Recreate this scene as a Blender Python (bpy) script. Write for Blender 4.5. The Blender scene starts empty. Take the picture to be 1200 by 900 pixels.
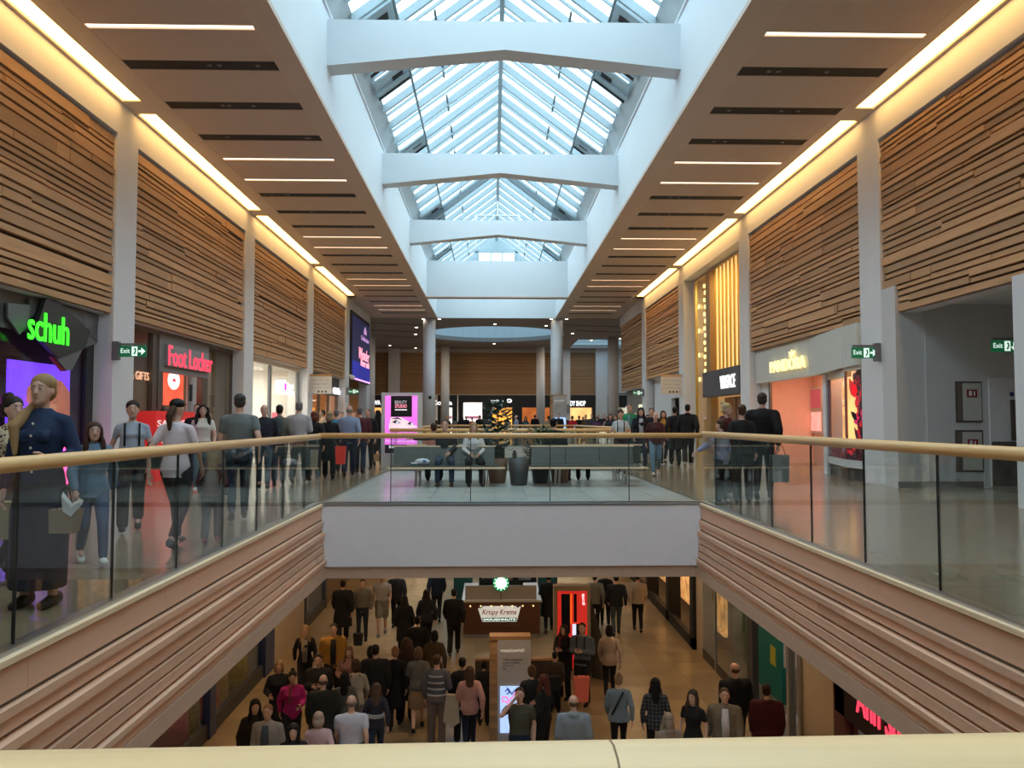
import bpy, bmesh, math, random
from mathutils import Vector, Matrix
random.seed(7)
SC = bpy.context.scene
COL = SC.collection
PI = math.pi
R = math.radians

# ------------------------------------------------------------------ camera
FPX = 930.0; EYE = 1.42
YAW = math.atan(23/930.0); PITCH = math.atan(43/930.0)
Fv = Vector((math.sin(YAW)*math.cos(PITCH), math.cos(YAW)*math.cos(PITCH), math.sin(PITCH)))
Rv = Vector((math.cos(YAW), -math.sin(YAW), 0))
Uv = Rv.cross(Fv)
camd = bpy.data.cameras.new('camera'); cam = bpy.data.objects.new('camera', camd); COL.objects.link(cam)
camd.sensor_fit = 'HORIZONTAL'; camd.sensor_width = 36.0; camd.lens = 36.0*FPX/1200.0
camd.clip_start = 0.05; camd.clip_end = 400
cam.matrix_world = Matrix(((Rv.x, Uv.x, -Fv.x, 0), (Rv.y, Uv.y, -Fv.y, 0), (Rv.z, Uv.z, -Fv.z, EYE), (0, 0, 0, 1)))
SC.camera = cam

# ------------------------------------------------------------------ world, exposure, big lights
w = bpy.data.worlds.new('world'); SC.world = w; w.use_nodes = True
nt = w.node_tree; bg = nt.nodes['Background']
bg.inputs['Color'].default_value = (0.72, 0.90, 1.0, 1); bg.inputs['Strength'].default_value = 4.1
SC.view_settings.view_transform = 'Standard'; SC.view_settings.look = 'None'
SC.view_settings.gamma = 1.0; SC.view_settings.exposure = 0.0
SC.view_settings.use_curve_mapping = False
SC.cycles.transparent_max_bounces = 40
def area(name, loc, size, power, color, rot=(0, 0, 0), sy=None, portal=False):
    l = bpy.data.lights.new(name, 'AREA'); l.energy = power; l.color = color; l.size = size
    if sy: l.shape = 'RECTANGLE'; l.size_y = sy
    if portal: l.cycles.is_portal = True
    o = bpy.data.objects.new(name, l); o.location = loc; o.rotation_euler = rot; COL.objects.link(o)
    return o
area('skylight_portal', (0.28, 23, 14.6), 8.4, 1, (1, 1, 1), sy=63, portal=True)

# geometry of the place (metres): corridor axis is +Y, upper floor z=0, ground floor z=GF
XL, XR = -8.15, 8.57           # upper wall planes
VL, VR = -2.9, 3.58            # edges of the void
SL, SR = -3.75, 4.3            # skylight well
ZC = 8.4; GF = -4.9; LX, LR = -5.7, 5.65
def ray(px, py): return Fv + Rv*((px-600)/FPX) + Uv*((450-py)/FPX)
def onX(px, py, x):
    d = ray(px, py); t = x/d.x; return (d.y*t, EYE+d.z*t)          # (y, z) on a wall plane
def onY(px, py, y):
    d = ray(px, py); t = y/d.y; return (d.x*t, EYE+d.z*t)          # (x, z)
def onZ(px, py, z):
    d = ray(px, py); t = (z-EYE)/d.z; return (d.x*t, d.y*t)

# ------------------------------------------------------------------ materials
MATS = {}
def mat(name, col, rough=.55, metal=0.0, var=.06, scale=8.0, emit=0.0, bump=0.0, rnd=0.0, stretch=None, spec=None):
    if name in MATS: return MATS[name]
    m = bpy.data.materials.new(name); m.use_nodes = True; n = m.node_tree; b = n.nodes['Principled BSDF']
    c = (col[0], col[1], col[2], 1)
    b.inputs['Roughness'].default_value = rough; b.inputs['Metallic'].default_value = metal
    if spec is not None: b.inputs['Specular IOR Level'].default_value = spec
    geo = n.nodes.new('ShaderNodeNewGeometry'); noi = n.nodes.new('ShaderNodeTexNoise')
    mp = n.nodes.new('ShaderNodeMapping')
    mp.inputs['Scale'].default_value = stretch if stretch else (scale, scale, scale)
    n.links.new(geo.outputs['Position'], mp.inputs['Vector']); n.links.new(mp.outputs[0], noi.inputs['Vector'])
    noi.inputs['Scale'].default_value = 1.0; noi.inputs['Detail'].default_value = 4.0
    ramp = n.nodes.new('ShaderNodeMapRange'); ramp.inputs['To Min'].default_value = 1-var*1.6; ramp.inputs['To Max'].default_value = 1+var*1.6
    n.links.new(noi.outputs['Fac'], ramp.inputs['Value'])
    mul = n.nodes.new('ShaderNodeVectorMath'); mul.operation = 'SCALE'; mul.inputs[0].default_value = c[:3]
    fac = ramp.outputs[0]
    if rnd:
        oi = n.nodes.new('ShaderNodeObjectInfo'); r2 = n.nodes.new('ShaderNodeMapRange')
        r2.inputs['To Min'].default_value = 1-rnd; r2.inputs['To Max'].default_value = 1+rnd
        n.links.new(oi.outputs['Random'], r2.inputs['Value'])
        mm = n.nodes.new('ShaderNodeMath'); mm.operation = 'MULTIPLY'
        n.links.new(fac, mm.inputs[0]); n.links.new(r2.outputs[0], mm.inputs[1]); fac = mm.outputs[0]
    n.links.new(fac, mul.inputs['Scale']); n.links.new(mul.outputs[0], b.inputs['Base Color'])
    if bump:
        bp = n.nodes.new('ShaderNodeBump'); bp.inputs['Strength'].default_value = bump; bp.inputs['Distance'].default_value = .01
        n.links.new(noi.outputs['Fac'], bp.inputs['Height']); n.links.new(bp.outputs[0], b.inputs['Normal'])
    if emit:
        n.links.new(mul.outputs[0], b.inputs['Emission Color']); b.inputs['Emission Strength'].default_value = emit
    MATS[name] = m; return m
def glassmat(name, tint, rough=0.0, ior=1.5):
    m = bpy.data.materials.new(name); m.use_nodes = True; n = m.node_tree; n.nodes.clear()
    out = n.nodes.new('ShaderNodeOutputMaterial'); mx = n.nodes.new('ShaderNodeMixShader'); lw = n.nodes.new('ShaderNodeLayerWeight')
    pw = n.nodes.new('ShaderNodeMath'); pw.operation = 'POWER'; pw.inputs[1].default_value = 5.0
    fr = n.nodes.new('ShaderNodeMath'); fr.operation = 'MULTIPLY_ADD'; fr.inputs[1].default_value = .9; fr.inputs[2].default_value = .035
    lw.inputs['Blend'].default_value = .5; n.links.new(lw.outputs['Facing'], pw.inputs[0]); n.links.new(pw.outputs[0], fr.inputs[0])
    tr = n.nodes.new('ShaderNodeBsdfTransparent'); gl = n.nodes.new('ShaderNodeBsdfGlossy')
    tr.inputs['Color'].default_value = (*tint, 1); gl.inputs['Roughness'].default_value = rough
    n.links.new(fr.outputs[0], mx.inputs[0]); n.links.new(tr.outputs[0], mx.inputs[1]); n.links.new(gl.outputs[0], mx.inputs[2])
    n.links.new(mx.outputs[0], out.inputs[0]); MATS[name] = m; return m
WHITE = mat('white_plaster', (.74, .74, .76), .7, var=.03, scale=1.5)
CREAM = mat('warm_plaster', (.70, .66, .62), .7, var=.03, scale=1.5)
CEILM = mat('taupe_ceiling_panel', (.66, .53, .44), .75, var=.03, scale=2)
CEILF = mat('taupe_ceiling_margin', (.68, .56, .47), .75, var=.03, scale=2)
BLACK = mat('black_recess', (.008, .008, .009), .6)
DARK = mat('dark_backing', (.03, .018, .01), .8)
WOOD = mat('oak_board', (.56, .31, .145), .55, var=.16, stretch=(3, 1.2, 26), rnd=.20)
WOODX = mat('oak_board_across', (.46, .26, .125), .55, var=.16, stretch=(1.2, 3, 26), rnd=.2)
CLAD = mat('beech_cladding', (.77, .48, .33), .5, var=.05, stretch=(4, 1.0, 30), rnd=.08)
CLADT = mat('pale_beech_kerb', (.88, .66, .44), .45, var=.06, stretch=(30, 1.0, 30), rnd=.05)
RAIL = mat('ash_handrail_wood', (.80, .50, .22), .35, var=.12, stretch=(40, 1.5, 40))
RAILX = mat('ash_handrail_wood_across', (.93, .66, .36), .4, var=.12, stretch=(1.5, 40, 40))
STONE = mat('polished_stone_tile', (.28, .215, .145), .17, var=.16, scale=2.2, rnd=.07)
STONEL = mat('ground_stone_tile', (.33, .235, .13), .28, var=.25, scale=1.6, rnd=.14)
TILEW = mat('pale_grey_tile', (.53, .56, .55), .22, var=.06, scale=3, rnd=.05)
GROUT = mat('grout', (.16, .14, .12), .7)
METAL = mat('brushed_steel', (.45, .46, .47), .35, 1.0, var=.05)
GREY = mat('grey_metal', (.22, .22, .23), .45, .4)
DGREY = mat('charcoal', (.035, .036, .04), .5)
STEELB = mat('painted_roof_steel', (.36, .45, .49), .45, var=.04)
STEELD = mat('grey_roof_steel', (.17, .21, .23), .45, var=.06)
UPST = mat('well_plaster', (.76, .80, .83), .7, var=.015, scale=1.0)
GLASS = glassmat('balustrade_glass', (.94, .975, .965))
PANE = glassmat('clear_shop_glass', (.93, .95, .95))
ROOFG = glassmat('roof_glass', (.94, .98, .99))
COVE = mat('cove_light', (1.0, .60, .20), emit=7.0, var=.01)
SLOT = mat('slot_light', (1.0, .83, .62), emit=2.6, var=.01)
DOWN = mat('downlight_lens', (1.0, .85, .65), emit=9.0, var=.01)
LAMPW = mat('white_lit_panel', (1, .97, .9), emit=4.0, var=.01)
REDL = mat('red_lit_letter', (1.0, .05, .10), emit=1.4, var=.01)
GREENL = mat('green_lit_letter', (.06, 1.0, .03), emit=1.2, var=.01)
WHITEL = mat('white_lit_letter', (1, 1, 1), emit=1.4, var=.01)
WARML = mat('warm_lit_letter', (1.0, .84, .36), emit=1.3, var=.01)
SKIN = mat('skin_light', (.60, .36, .27), .5, var=.05)
SKIN2 = mat('skin_tan', (.42, .24, .16), .5, var=.05)

# ------------------------------------------------------------------ mesh helpers
class MB:
    def __init__(s): s.v = []; s.f = []
    def box(s, x0, x1, y0, y1, z0, z1):
        if x0 > x1: x0, x1 = x1, x0
        if y0 > y1: y0, y1 = y1, y0
        if z0 > z1: z0, z1 = z1, z0
        n = len(s.v)
        s.v += [(x0, y0, z0), (x1, y0, z0), (x1, y1, z0), (x0, y1, z0), (x0, y0, z1), (x1, y0, z1), (x1, y1, z1), (x0, y1, z1)]
        s.f += [tuple(n+i for i in q) for q in ((3, 2, 1, 0), (4, 5, 6, 7), (0, 1, 5, 4), (1, 2, 6, 5), (2, 3, 7, 6), (3, 0, 4, 7))]
        return s
    def prism(s, pts, d):
        """closed polygon of 3D points pushed along d"""
        n = len(s.v); k = len(pts); d = Vector(d)
        s.v += [tuple(Vector(p)) for p in pts] + [tuple(Vector(p)+d) for p in pts]
        s.f.append(tuple(n+i for i in range(k))); s.f.append(tuple(n+k+i for i in reversed(range(k))))
        for i in range(k):
            j = (i+1) % k; s.f.append((n+i, n+k+i, n+k+j, n+j))
        return s
    def loft(s, rings, seg=10):
        """rings: (centre, u vector, v vector); ends closed"""
        n = len(s.v)
        for c, u, v in rings:
            c = Vector(c); u = Vector(u); v = Vector(v)
            for i in range(seg):
                a = 2*PI*i/seg; s.v.append(tuple(c+u*math.cos(a)+v*math.sin(a)))
        for r in range(len(rings)-1):
            for i in range(seg):
                j = (i+1) % seg; a = n+r*seg
                s.f.append((a+i, a+j, a+seg+j, a+seg+i))
        s.f.append(tuple(n+i for i in reversed(range(seg)))); a = n+(len(rings)-1)*seg
        s.f.append(tuple(a+i for i in range(seg))); return s
    def caps(s, p0, p1, r0, r1, seg=10, flat=1.0):
        """tapered capsule"""
        p0 = Vector(p0); p1 = Vector(p1); d = p1-p0
        if d.length < 1e-5: d = Vector((0, 0, 1))
        d.normalize(); q = Vector((0, 1, 0)) if abs(d.y) < .9 else Vector((1, 0, 0))
        u = d.cross(q).normalized(); v = d.cross(u).normalized()
        rings = []
        for a in (-80, -40): rings.append((p0+d*r0*math.sin(R(a)), u*r0*math.cos(R(a)), v*r0*math.cos(R(a))*flat))
        rings.append((p0, u*r0, v*r0*flat)); rings.append((p1, u*r1, v*r1*flat))
        for a in (40, 80): rings.append((p1+d*r1*math.sin(R(a)), u*r1*math.cos(R(a)), v*r1*math.cos(R(a))*flat))
        return s.loft(rings, seg)
    def tube(s, p0, p1, r, seg=10, r1=None):
        p0 = Vector(p0); p1 = Vector(p1); d = (p1-p0).normalized(); q = Vector((0, 0, 1)) if abs(d.z) < .9 else Vector((1, 0, 0))
        u = d.cross(q).normalized(); v = d.cross(u).normalized(); r1 = r if r1 is None else r1
        return s.loft([(p0, u*r, v*r), (p1, u*r1, v*r1)], seg)
    def ell(s, c, rx, ry, rz, seg=12, n=7):
        rings = []
        for k in range(n):
            a = -PI/2*.94+PI*.94*k/(n-1)
            rings.append(((c[0], c[1], c[2]+rz*math.sin(a)), (rx*math.cos(a), 0, 0), (0, ry*math.cos(a), 0)))
        return s.loft(rings, seg)
    def lathe(s, c, prof, seg=20):
        return s.loft([((c[0], c[1], c[2]+z), (r, 0, 0), (0, r, 0)) for r, z in prof], seg)
    def mesh(s, name, smooth=False):
        m = bpy.data.meshes.new(name); m.from_pydata(s.v, [], s.f); m.update()
        if smooth: m.polygons.foreach_set('use_smooth', [True]*len(m.polygons))
        bm = bmesh.new(); bm.from_mesh(m); bmesh.ops.recalc_face_normals(bm, faces=bm.faces); bm.to_mesh(m); bm.free()
        return m
def link(name, mesh, m, parent=None, loc=None, rot=None, sc=None):
    o = bpy.data.objects.new(name, mesh); COL.objects.link(o)
    if m is not None:
        if not mesh.materials: mesh.materials.append(None)
        o.material_slots[0].link = 'OBJECT'; o.material_slots[0].material = m
    if parent: o.parent = parent
    if loc: o.location = loc
    if rot: o.rotation_euler = rot
    if sc: o.scale = sc
    return o
def put(name, mb, m, parent=None, smooth=False, **k): return link(name, mb.mesh(name, smooth), m, parent, **k)
def tag(o, label, cat, group=None, kind=None):
    if label: o['label'] = label
    if cat: o['category'] = cat
    if group: o['group'] = group
    if kind: o['kind'] = kind
    return o
def thing(name, label, cat, loc=(0, 0, 0), rz=0, group=None):
    o = bpy.data.objects.new(name, None); COL.objects.link(o); o.location = loc; o.rotation_euler = (0, 0, rz)
    o.empty_display_size = .1
    return tag(o, label, cat, group)
def struct(name, mb, m, parent=None):
    o = put(name, mb, m, parent)
    if parent is None: o['kind'] = 'structure'
    return o
def sempty(name):
    o = bpy.data.objects.new(name, None); COL.objects.link(o); o['kind'] = 'structure'; return o
CUBE = MB().box(-.5, .5, -.5, .5, -.5, .5).mesh('unit_block')
CUBE.materials.append(None)
def blk(name, x0, x1, y0, y1, z0, z1, m, parent=None):
    """a box that shares the unit mesh"""
    return link(name, CUBE, m, parent, loc=((x0+x1)/2, (y0+y1)/2, (z0+z1)/2), sc=(abs(x1-x0), abs(y1-y0), abs(z1-z0)))

# drawing on a wall plane: u runs to the viewer's right, v up, d towards the viewer
class Face:
    def __init__(s, side, pos, root=None):
        s.side = side; s.pos = pos; s.root = root
    def pt(s, u, v, d):
        if s.side == 'L': return (s.pos+d, u, v)        # u = y
        if s.side == 'R': return (s.pos-d, u, v)        # u = y, mirrored when drawn
        return (u, s.pos-d, v)                          # facing the camera, u = x
    def px(s, px, py):
        return onY(px, py, s.pos) if s.side == 'F' else onX(px, py, s.pos)
    def box(s, name, u0, u1, v0, v1, m, d0=0.0, d1=.03, parent=None):
        a = s.pt(u0, v0, d0); b = s.pt(u1, v1, d1)
        return put(name, MB().box(a[0], b[0], a[1], b[1], a[2], b[2]), m, parent or s.root)
    def poly(s, name, pts, m, d0=0.0, d1=.03, parent=None):
        a = [s.pt(u, v, d0) for u, v in pts]; q = Vector(s.pt(0, 0, d1))-Vector(s.pt(0, 0, d0))
        return put(name, MB().prism(a, q), m, parent or s.root)
    def disc(s, name, u, v, r, m, d0=0.0, d1=.03, rv=None, parent=None, n=24):
        rv = rv or r
        return s.poly(name, [(u+r*math.cos(2*PI*i/n), v+rv*math.sin(2*PI*i/n)) for i in range(n)], m, d0, d1, parent)
    def text(s, name, t, u0, u1, v0, v1, m, d0=.03, d1=.05, parent=None, bold=0.0, shear=0.0):
        me, (ax, bx, ay, by) = textmesh(t, bold, shear)
        if s.side == 'R': u0, u1 = max(u0, u1), min(u0, u1)
        me = me.copy()
        for vt in me.vertices:
            fu = (vt.co.x-ax)/(bx-ax); fv = (vt.co.y-ay)/(by-ay); dd = d0 if vt.co.z < .001 else d1
            vt.co = s.pt(u0+(u1-u0)*fu, v0+(v1-v0)*fv, dd)
        return link(name, me, m, parent or s.root)
TXT = {}
def textmesh(t, bold, shear):
    k = (t, bold, shear)
    if k not in TXT:
        c = bpy.data.curves.new('text', 'FONT'); c.body = t; c.extrude = .02; c.offset = bold; c.shear = shear; c.resolution_u = 3
        o = bpy.data.objects.new('text', c); COL.objects.link(o)
        me = bpy.data.meshes.new_from_object(o.evaluated_get(bpy.context.evaluated_depsgraph_get()))
        bpy.data.objects.remove(o); xs = [v.co.x for v in me.vertices]; ys = [v.co.y for v in me.vertices]
        me.materials.clear(); me.materials.append(None)
        TXT[k] = (me, (min(xs), max(xs), min(ys), max(ys)))
    return TXT[k]

# ================================================================== FLOORS
def tiles(parent, x0, x1, y0, y1, sx, sy, ztop, m, limit=300, thick=.02, near=0.0):
    """individual tiles row by row from the near end; the rest joined as stuff"""
    nx = max(1, round((x1-x0)/sx)); ny = max(1, round((y1-y0)/sy)); sx = (x1-x0)/nx; sy = (y1-y0)/ny
    rest = MB(); k = 0; g = .006
    for j in range(ny):
        for i in range(nx):
            a = (x0+i*sx+g/2, x0+(i+1)*sx-g/2, y0+j*sy+g/2, y0+(j+1)*sy-g/2, ztop-thick, ztop)
            if k < limit and y0+(j+1)*sy > near: blk('tile', *a, m, parent); k += 1
            else: rest.box(*a)
    if rest.v:
        o = put('tile_field', rest, m, parent); o['kind'] = 'stuff'
fl = MB()
fl.box(-14, VL, -8, 84, -1.0, -.02); fl.box(VR, 14, -8, 84, -1.0, -.02)
fl.box(VL, VR, -8, .35, -1.0, -.02); fl.box(VL, VR, 13.62, 23, -1.0, -.02); fl.box(VL, VR, 44.1, 84, -1.0, -.02)
floor = struct('floor', fl, GROUT)
fw = sempty('floor_walkways'); fw.name = 'floor_left'
tiles(fw, -8.6, VL-.12, 2, 56, .95, .95, 0, STONE)
fr = sempty('floor_right'); tiles(fr, VR+.12, 11.6, 2, 56, 1.0, .95, 0, STONE)
fb = sempty('floor_bridge'); tiles(fb, VL+.0, VR, 13.75, 22.6, .6, .6, 0, TILEW)
ff = sempty('floor_far'); tiles(ff, -14, 14, 56, 78, 2, 2, 0, STONE, 0); tiles(ff, VL-.1, VR+.1, 44.3, 56, 1.2, 1.2, 0, STONE, 0)
fn = sempty('floor_near'); tiles(fn, -8.6, 11.6, -7.5, .2, 1.2, 1.2, 0, STONE, 0)
# ground floor
struct('floor_ground_base', MB().box(-12, 12, -6, 62, GF-.3, GF-.02), GROUT).name = 'floor_ground'
fg = sempty('floor_ground_tiles'); tiles(fg, LX, LR, 11.0, 40.0, .9, .9, GF, STONEL)
tiles(fg, LX, LR, -4, 11.0, 1.8, 1.8, GF, STONEL, 0); tiles(fg, LX, LR, 40, 60, 1.8, 1.8, GF, STONEL, 0)

# ================================================================== CLADDING OF THE VOID
def edge(name, label, x, y0, y1, s):
    """timber boards on the side face of a walkway slab; s=+1 the void is to the right of the edge"""
    t = thing(name, label, 'wall cladding', (x, y0, 0), group=None); L = y1-y0
    rows = [(-.045, -.245, .02), (-.275, -.335, .055), (-.335, -.43, .03), (-.46, -.525, .085), (-.525, -.655, .055), (-.685, -.775, .07), (-.80, -.89, .075), (-.92, -.97, .115), (-.97, -1.06, .09)]
    b = put('backing', MB().box(-.05*s, -.02*s, 0, L, -1.08, -.03), DARK, t)
    for i, (za, zb, p) in enumerate(rows):
        y = -random.random()*1.5
        while y < L:
            n = y+random.uniform(2.0, 3.2); a = max(y, 0)
            if min(n, L)-a > .05: blk('board', -.02*s, s*p, a+.002, min(n, L)-.002, za, zb, CLAD, t)
            y = n
    y = -.9
    while y < L:
        blk('kerb_board', -.02*s, .045*s, max(y, 0)+.002, min(y+3.0, L)-.002, -.028, .012, CLADT, t); y += 3.0
    return t
edge('timber_cladding', 'stepped beech board cladding on the left edge of the near void', VL, .6, 13.6, 1)
edge('timber_cladding', 'stepped beech board cladding on the right edge of the near void', VR, .6, 13.6, -1)
struct('trim_1', MB().box(VL-.6, VL+.10, .35, 13.62, -1.24, -1.07), mat('bulkhead_plaster', (.60, .41, .30), .6))
struct('trim_2', MB().box(VR-.10, VR+.6, .35, 13.62, -1.24, -1.07), MATS['bulkhead_plaster'])
struct('trim_3', MB().box(VL, VR, 13.61, 13.9, -1.24, -1.04), MATS['bulkhead_plaster'])
struct('trim_4', MB().box(VL+.02, VR-.02, 13.56, 13.66, -1.04, -.02), mat('lilac_white_fascia', (.86, .83, .88), .6, var=.02))
struct('trim_5', MB().box(VL+.02, VR-.02, 13.55, 13.70, -.02, .012), METAL)
struct('trim_6', MB().box(VL, 4.6, 44, 44.1, -1.2, -.02), WHITE)
struct('trim_7', MB().box(VL, 4.6, 22.9, 23.0, -1.2, -.02), WHITE)

# ================================================================== BALUSTRADES
def balustrade(label, p0, p1, step, off, rail=RAIL, group=None, sd=1, zr=1.15, near=False, r=.05):
    """glass balustrade along the line p0 - p1; off = offset of the first joint"""
    p0 = Vector((*p0, 0)); p1 = Vector((*p1, 0)); L = (p1-p0).length; d = (p1-p0).normalized(); a = math.atan2(d.y, d.x)
    t = thing('glass_balustrade', label, 'balustrade', p0, a)
    put('handrail', MB().tube((0, 0, zr), (L, 0, zr), r, 20), rail, t, True)
    put('base_channel', MB().box(0, L, -.045, .045, .0, .045), METAL, t)
    x = off-step
    while x < L:
        a0 = max(x, 0)+.008; a1 = min(x+step, L)-.008
        if a1-a0 > .1:
            blk('glass_panel', a0, a1, -.008, .008, .03, zr-.02, GLASS, t)
            if a0 > .1: blk('panel_joint', a0-.014, a0-.002, -.010, .010, .03, zr-.02, BLACK, t)
        x += step
    return t
balustrade('left glass balustrade with round ash handrail above the timber clad void edge', (VL-.05, .55), (VL-.05, 13.62), 1.26, .7+.0)
balustrade('right glass balustrade with round ash handrail above the timber clad void edge', (VR+.05, .6), (VR+.05, 13.62), 1.29, .65, zr=1.19)
balustrade('glass balustrade crossing in front of the benches above the white fascia', (VL-.05, 13.64), (VR+.05, 13.66), 1.36, 1.22, zr=1.165, r=.045)
nb = balustrade('pale ash handrail in the immediate foreground along the bottom of the photo', (VL-.05, .475), (VR+.05, .60), 6.0, 6.0, rail=RAILX, zr=1.156)
put('rail_joint', MB().tube((3.03, 0, 1.156), (3.0315, 0, 1.156), .0502, 20), mat('joint_brown', (.30, .18, .09), .6), nb, True)
balustrade('farther glass balustrade behind the benches with ash handrail', (VL, 22.8), (4.55, 22.8), 1.3, 1.3)
balustrade('farthest glass balustrade across the far end of the second void', (VL, 44.2), (4.55, 44.2), 1.3, 1.3)
balustrade('right side glass balustrade of the second void receding behind the walkers', (4.55, 22.85), (4.55, 44.1), 1.3, 1.3)
balustrade('left side glass balustrade of the second void behind the pink advertising totem', (VL, 22.85), (VL, 44.1), 1.3, 1.3)

# ================================================================== UPPER WALLS
BAY = [9*k+.2 for k in range(-1, 5)]       # start of pilasters: 8.2+... (17.2 in the picture)
BAY = [-.8, 8.2, 17.2, 26.2, 35.2, 44.2]
def board_panel(label, side, y0, y1, z0, z1, individual, wall_=None):
    s = 1 if side == 'L' else -1; X = (XL if side == 'L' else XR)-s*.10
    t = thing('timber_slat_panel', label, None, (X, y0, z0)); t.parent = wall_; L = y1-y0; H = z1-z0
    put('backing', MB().box(-.08*s, -.04*s, 0, L, 0, H), DARK, t)
    # gap lines with stepped positions
    gaps = []; z = 0
    while z < H-.1:
        z += random.choice((.11, .13, .15, .18, .23)); 
        if z > H-.12: break
        br = sorted(random.uniform(.4, L-.4) for _ in range(random.choice((0, 1, 1, 2)))); off = random.uniform(-.02, .02)
        seg = []; y = 0
        for b in br+[L]: seg.append((y, b, z+off)); y = b; off = off+random.choice((-.05, .05)); off = max(-.035, min(.035, off))
        gaps.append(seg)
    gaps = [[(0, L, 0)]]+gaps+[[(0, L, H)]]
    jn = MB()
    def zat(g, y):
        for a, b, zz in g:
            if a <= y <= b: return zz
        return g[-1][2]
    for i in range(len(gaps)-1):
        g0, g1 = gaps[i], gaps[i+1]
        cuts = sorted({0, L} | {b for a, b, _ in g0 if b < L} | {b for a, b, _ in g1 if b < L} | ({random.uniform(.3, L-.3)} if random.random() < .8 else set()))
        for a, b in zip(cuts, cuts[1:]):
            if b-a < .02: continue
            mzz = (a+b)/2; za = zat(g0, mzz)+(.022 if i else 0); zb = zat(g1, mzz)-.022
            if zb-za < .03: continue
            p = s*(random.choice((.035, .045, .06)))
            if individual: blk('board', -.04*s, p, a+.0015, b-.0015, za, zb, WOOD, t)
            else: jn.box(-.04*s, p, a, b, za, zb)
    if not individual:
        o = put('board_field', jn, WOOD, t); o['kind'] = 'stuff'
    return t
def wall(side):
    s = 1 if side == 'L' else -1; X = XL if side == 'L' else XR; nm = 'wall_left' if side == 'L' else 'wall_right'
    m = MB()
    m.box(X, X-s*.5, -8, 45.2, 7.68, ZC+.3)                  # frieze
    for a, b in (((-8, 45.2),) if side == 'L' else ((-8, 27.19), (35.21, 45.2))):
        m.box(X-s*.19, X-s*.5, a, b, 3.72, 7.7)              # behind the boards
        m.box(X-s*.5, X-s*5.5, a, b, 3.9, 4.3)               # shop ceilings
    for b in BAY: m.box(X, X-s*1.0, b, b+1.0, 0, 7.679)      # pilasters
    wl = struct(nm, m, WHITE)
    for k in range(len(BAY)-1):
        if side == 'R' and k == 3: continue
        lab = {('L', 1): 'oak slat wall panel at upper left above the green lettered shop', ('L', 2): 'oak slat wall panel above the red lettered trainer shop',
               ('L', 3): 'oak slat wall panel above the white glazed shop on the left', ('L', 4): 'oak slat wall panel beside the blue advertising screen',
               ('R', 1): 'oak slat wall panel at upper right above the service door alcove', ('R', 2): 'oak slat wall panel above the curved white jewellery fascia',
               ('R', 4): 'oak slat wall panel above the white corridor opening on the right'}.get((side, k), 'oak slat wall panel beyond the frame on the %s' % ('left' if side == 'L' else 'right'))
        if k == 0: continue
        board_panel(lab, side, BAY[k]+1.0, BAY[k+1], 3.74, 7.62, k in (1, 2), wl)
    # cove lights, one per bay
    for k in range(len(BAY)-1):
        y0 = BAY[k]+.8; y1 = BAY[k+1]+.05
        if k == 4: y1 = 44.3
        t = thing('cove_light', 'long warm cove light above the %s wall, %s from the camera' % ('left' if side == 'L' else 'right', ('behind the first', 'first bay', 'second bay', 'third bay', 'fourth bay')[k]), 'ceiling light', (X+s*.27, y0, ZC+.03), group='warm cove lights')
        put('diffuser', MB().box(-.19, .19, 0, y1-y0, 0, .02), COVE, t)
        put('lip', MB().box(-s*.25, -s*.19, 0, y1-y0, -.05, .05), CEILF, t)
    return wl
WL = wall('L'); WR = wall('R')
# outer walls closing the place
struct('wall_back', MB().box(-14, 14, -8.3, -8, GF-.2, 9), WHITE)
struct('wall_outer_left', MB().box(-14.3, -14, -8, 84, GF-.2, 9), CREAM).name = 'wall_outer_left'
struct('wall_outer_right', MB().box(14, 14.3, -8, 84, GF-.2, 9), CREAM)
# ================================================================== CEILING
cl = MB()
cl.box(-14, SL-.26, -8, 53.8, ZC+.32, ZC+.6); cl.box(SR+.26, 14, -8, 53.8, ZC+.32, ZC+.6)
ceil = struct('ceiling', cl, CEILM)
cm = MB()
for s, X, E, a, b in ((1, XL, SL, -7.2, -4.25), (-1, XR, SR, 7.85, 4.93)):
    cm.box(E, b, -8, 53.8, ZC, ZC+.1); cm.box(a, X+s*.46, -8, 53.8, ZC, ZC+.1)       # margins
    for k in range(len(BAY)): cm.box(X, X+s*.46, BAY[k]+.05-.0, BAY[k]+.8, ZC, ZC+.1)
    cm.box(X, X+s*.46, 44.3, 53.8, ZC, ZC+.1)
    cm.box(X-.4*s, X+s*.46, -8, 45, ZC+.15, ZC+.32)
struct('ceiling_margin', cm, CEILF, ceil)
def ORD(n):
    return ('first second third fourth fifth sixth seventh eighth ninth tenth eleventh twelfth thirteenth fourteenth fifteenth sixteenth seventeenth eighteenth nineteenth twentieth twenty-first'.split())[n-1]
LOFF = [(13.93, 0), (15.46, 1), (17.47, 1), (19.46, 1), (21.1, 0)]
slots = []
for k in range(-2, 5):
    for y, b in LOFF: slots.append((y+9*k, b))
slots = [q for q in slots if -7 < q[0] < 52.5]
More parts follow.
